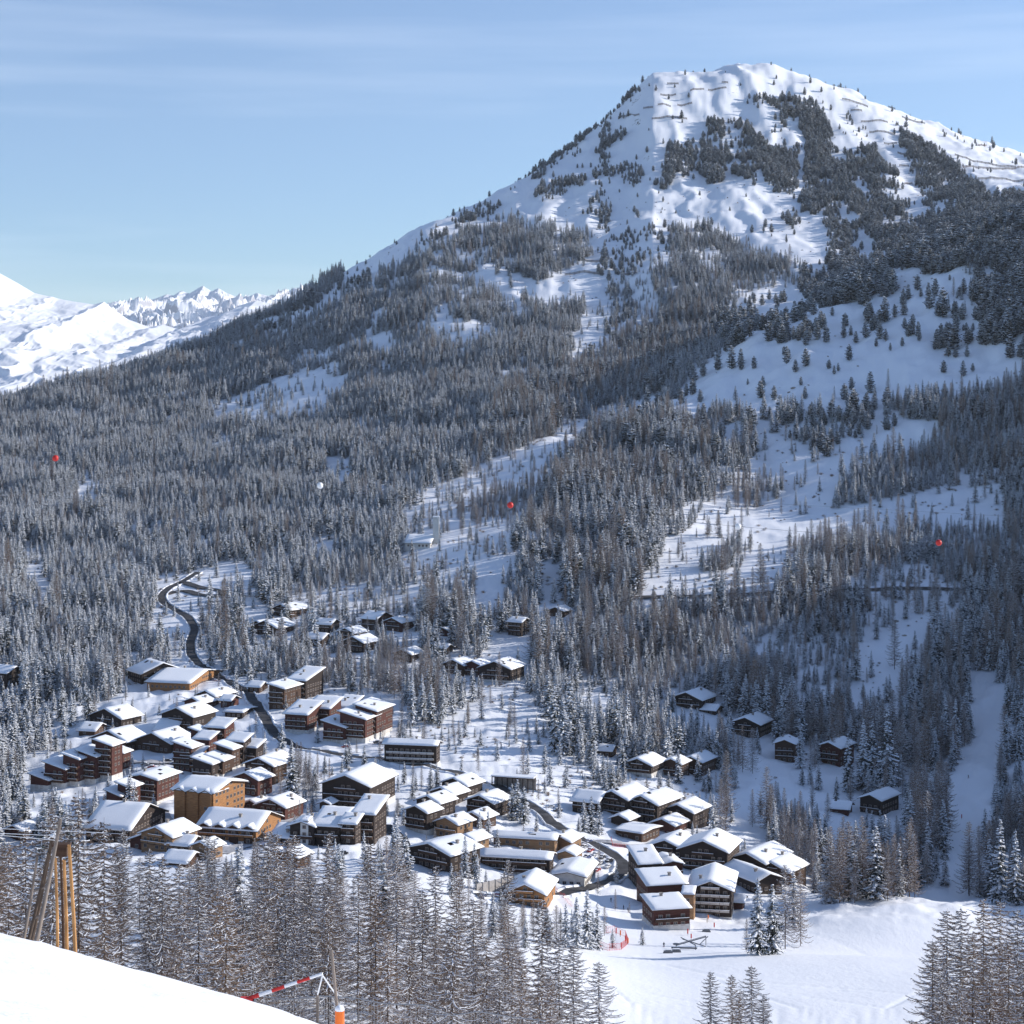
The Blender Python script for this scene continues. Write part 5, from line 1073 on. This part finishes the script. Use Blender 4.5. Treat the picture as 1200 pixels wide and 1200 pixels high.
# street lamps
def lamp(px_, py_, label):
    x, y, z = at(px_, py_); t = thing('street_lamp', (x, y, z), label, 'street lamp', 'street lamps of the village'); mb = MB(); mb.tube([(0, 0, -1), (0, 0, 7.5)], .09, 6); mb.tube([(0, 0, 7.5), (1.2, 0, 7.9)], .06, 6); mb.build('post', M['steel'], t)
    mb = MB(); mb.box(1.0, 1.8, -.15, .15, 7.8, 8.0); mb.build('lamp_head', M['steel'], t)
for a, b, lb in [(232,792,'street lamp beside the bend under the long low building'),(222,778,'street lamp near the split-roof chalet on the road'),(308,870,'street lamp at the road fork above the gully'),(468,902,'street lamp in front of the long hotel'),(640,960,'street lamp on the main road beside the black timber residence'),(478,900,'street lamp close to the stone foot of the long hotel')]: lamp(a, b, lb)
# loose boulders and bushes on the steep bank
def boulder_me(seed):
    rr = random.Random(seed); mb = MB(); mb.ball((0, 0, 0), 1, 10, 7, sq=(1.2, .9, .7)); mb.v = [tuple(c*(1+rr.uniform(-.2, .2)) for c in p) for p in mb.v]; return mb.mesh('boulder', [M['stone']])
BM = [boulder_me(s) for s in range(4)]
for k, (a, b, s) in enumerate([(832,668,3.5),(838,680,3),(845,684,2.5),(834,686,2),(768,690,1.5),(775,688,1.5),(930,455,2.5),(925,460,2),(1098,455,2.5),(1060,745,1.5),(655,470,2),(560,955,1.2),(1050,728,1.6)]):
    x, y, z = at(a, b); o = link('boulder', BM[k % 4], None, (x, y, z)); o.scale = (s, s, s*.8); o.rotation_euler = (0, 0, k)
    tag(o, ['broken grey rock showing through the snow above the upper road, highest of the outcrop', 'second rock of the outcrop above the upper road', 'third rock of the outcrop above the upper road', 'lowest rock of the outcrop above the upper road', 'small rock on the bank above the upper road, left', 'small rock on the bank above the upper road, just right of its twin', 'brown rock scar under the snow field, right', 'brown rock scar under the snow field, left', 'rock on the spur at the right under the pines', 'rock in the forest gap on the shaded slope', 'rock in the white gully of the mountain', 'small stone beside the black stepped group', 'dark rock beside the forest gap on the shaded slope'][k], 'rock')

# ------------------------------------------------------------------ sky, sun, camera
w = bpy.data.worlds.new('World'); sc.world = w; w.use_nodes = True; nt = w.node_tree; bg = nt.nodes['Background']
sky = nt.nodes.new('ShaderNodeTexSky'); sky.sky_type = 'NISHITA'; sky.sun_disc = False; sky.sun_elevation = SUN_EL; sky.sun_rotation = SUN_AZ; sky.altitude = 1800; sky.air_density = 1.0; sky.dust_density = .3; sky.ozone_density = 4.0
tc = nt.nodes.new('ShaderNodeTexCoord'); mp = nt.nodes.new('ShaderNodeMapping'); mp.inputs['Scale'].default_value = (1.6, 1.6, 24); mp.inputs['Rotation'].default_value = (0, R(3), 0)
nz = nt.nodes.new('ShaderNodeTexNoise'); nz.inputs['Scale'].default_value = 1.6; nz.inputs['Detail'].default_value = 5; nz.inputs['Roughness'].default_value = .5
mr = nt.nodes.new('ShaderNodeMapRange'); mr.inputs[1].default_value = .45; mr.inputs[2].default_value = .8; mr.inputs[4].default_value = .26
mx = nt.nodes.new('ShaderNodeMix'); mx.data_type = 'RGBA'; mx.inputs[7].default_value = (9, 9.4, 10, 1)
nt.links.new(tc.outputs['Generated'], mp.inputs[0]); nt.links.new(mp.outputs[0], nz.inputs['Vector']); nt.links.new(nz.outputs['Fac'], mr.inputs[0]); nt.links.new(mr.outputs[0], mx.inputs[0])
nt.links.new(sky.outputs[0], mx.inputs[6]); tn = nt.nodes.new('ShaderNodeVectorMath'); tn.operation = 'MULTIPLY'; tn.inputs[1].default_value = (.95, .985, 1.035); nt.links.new(mx.outputs[2], tn.inputs[0]); nt.links.new(tn.outputs[0], bg.inputs[0]); bg.inputs[1].default_value = .115
sl = bpy.data.lights.new('Sun', 'SUN'); sl.energy = 4.8; sl.angle = R(.5); sl.color = (1, .94, .87); so = bpy.data.objects.new('Sun', sl); COL.objects.link(so)
so.rotation_euler = (math.pi/2-SUN_EL, 0, -SUN_AZ+math.pi)
cam = bpy.data.cameras.new('Camera'); cam.sensor_width = 36; cam.lens = F/1200*36; cam.shift_y = -(600-HOR)/1200; cam.clip_start = .5; cam.clip_end = 80000
co = bpy.data.objects.new('Camera', cam); COL.objects.link(co); co.location = (0, 0, 0); co.rotation_euler = (math.pi/2, 0, 0); sc.camera = co
vs = sc.view_settings; vs.view_transform = 'Standard'; vs.look = 'None'; vs.exposure = .46; vs.gamma = 1
sc.cycles.max_bounces = 6; sc.cycles.diffuse_bounces = 3

# thin mountain air
def haze():
    mb = MB(); mb.box(-9000, 9000, -50, 26500, -3200, 4200); me = mb.mesh('haze', [])
    m = bpy.data.materials.new('haze'); m.use_nodes = True; nt = m.node_tree; nt.nodes.clear(); o_ = nt.nodes.new('ShaderNodeOutputMaterial'); v = nt.nodes.new('ShaderNodeVolumePrincipled')
    v.inputs['Color'].default_value = (.82, .9, 1, 1); v.inputs['Density'].default_value = HAZE; v.inputs['Anisotropy'].default_value = .2
    nt.links.new(v.outputs[0], o_.inputs['Volume']); me.materials.append(m)
    tag(link('haze', me), 'thin bluish mountain haze over the whole valley', None, kind='stuff')
HAZE = 1.5e-5
if HAZE: haze()
for o in bpy.data.objects:
    if 'label' in o and len(o['label'].split()) > 16: print('LONG', len(o['label'].split()), o['label'])
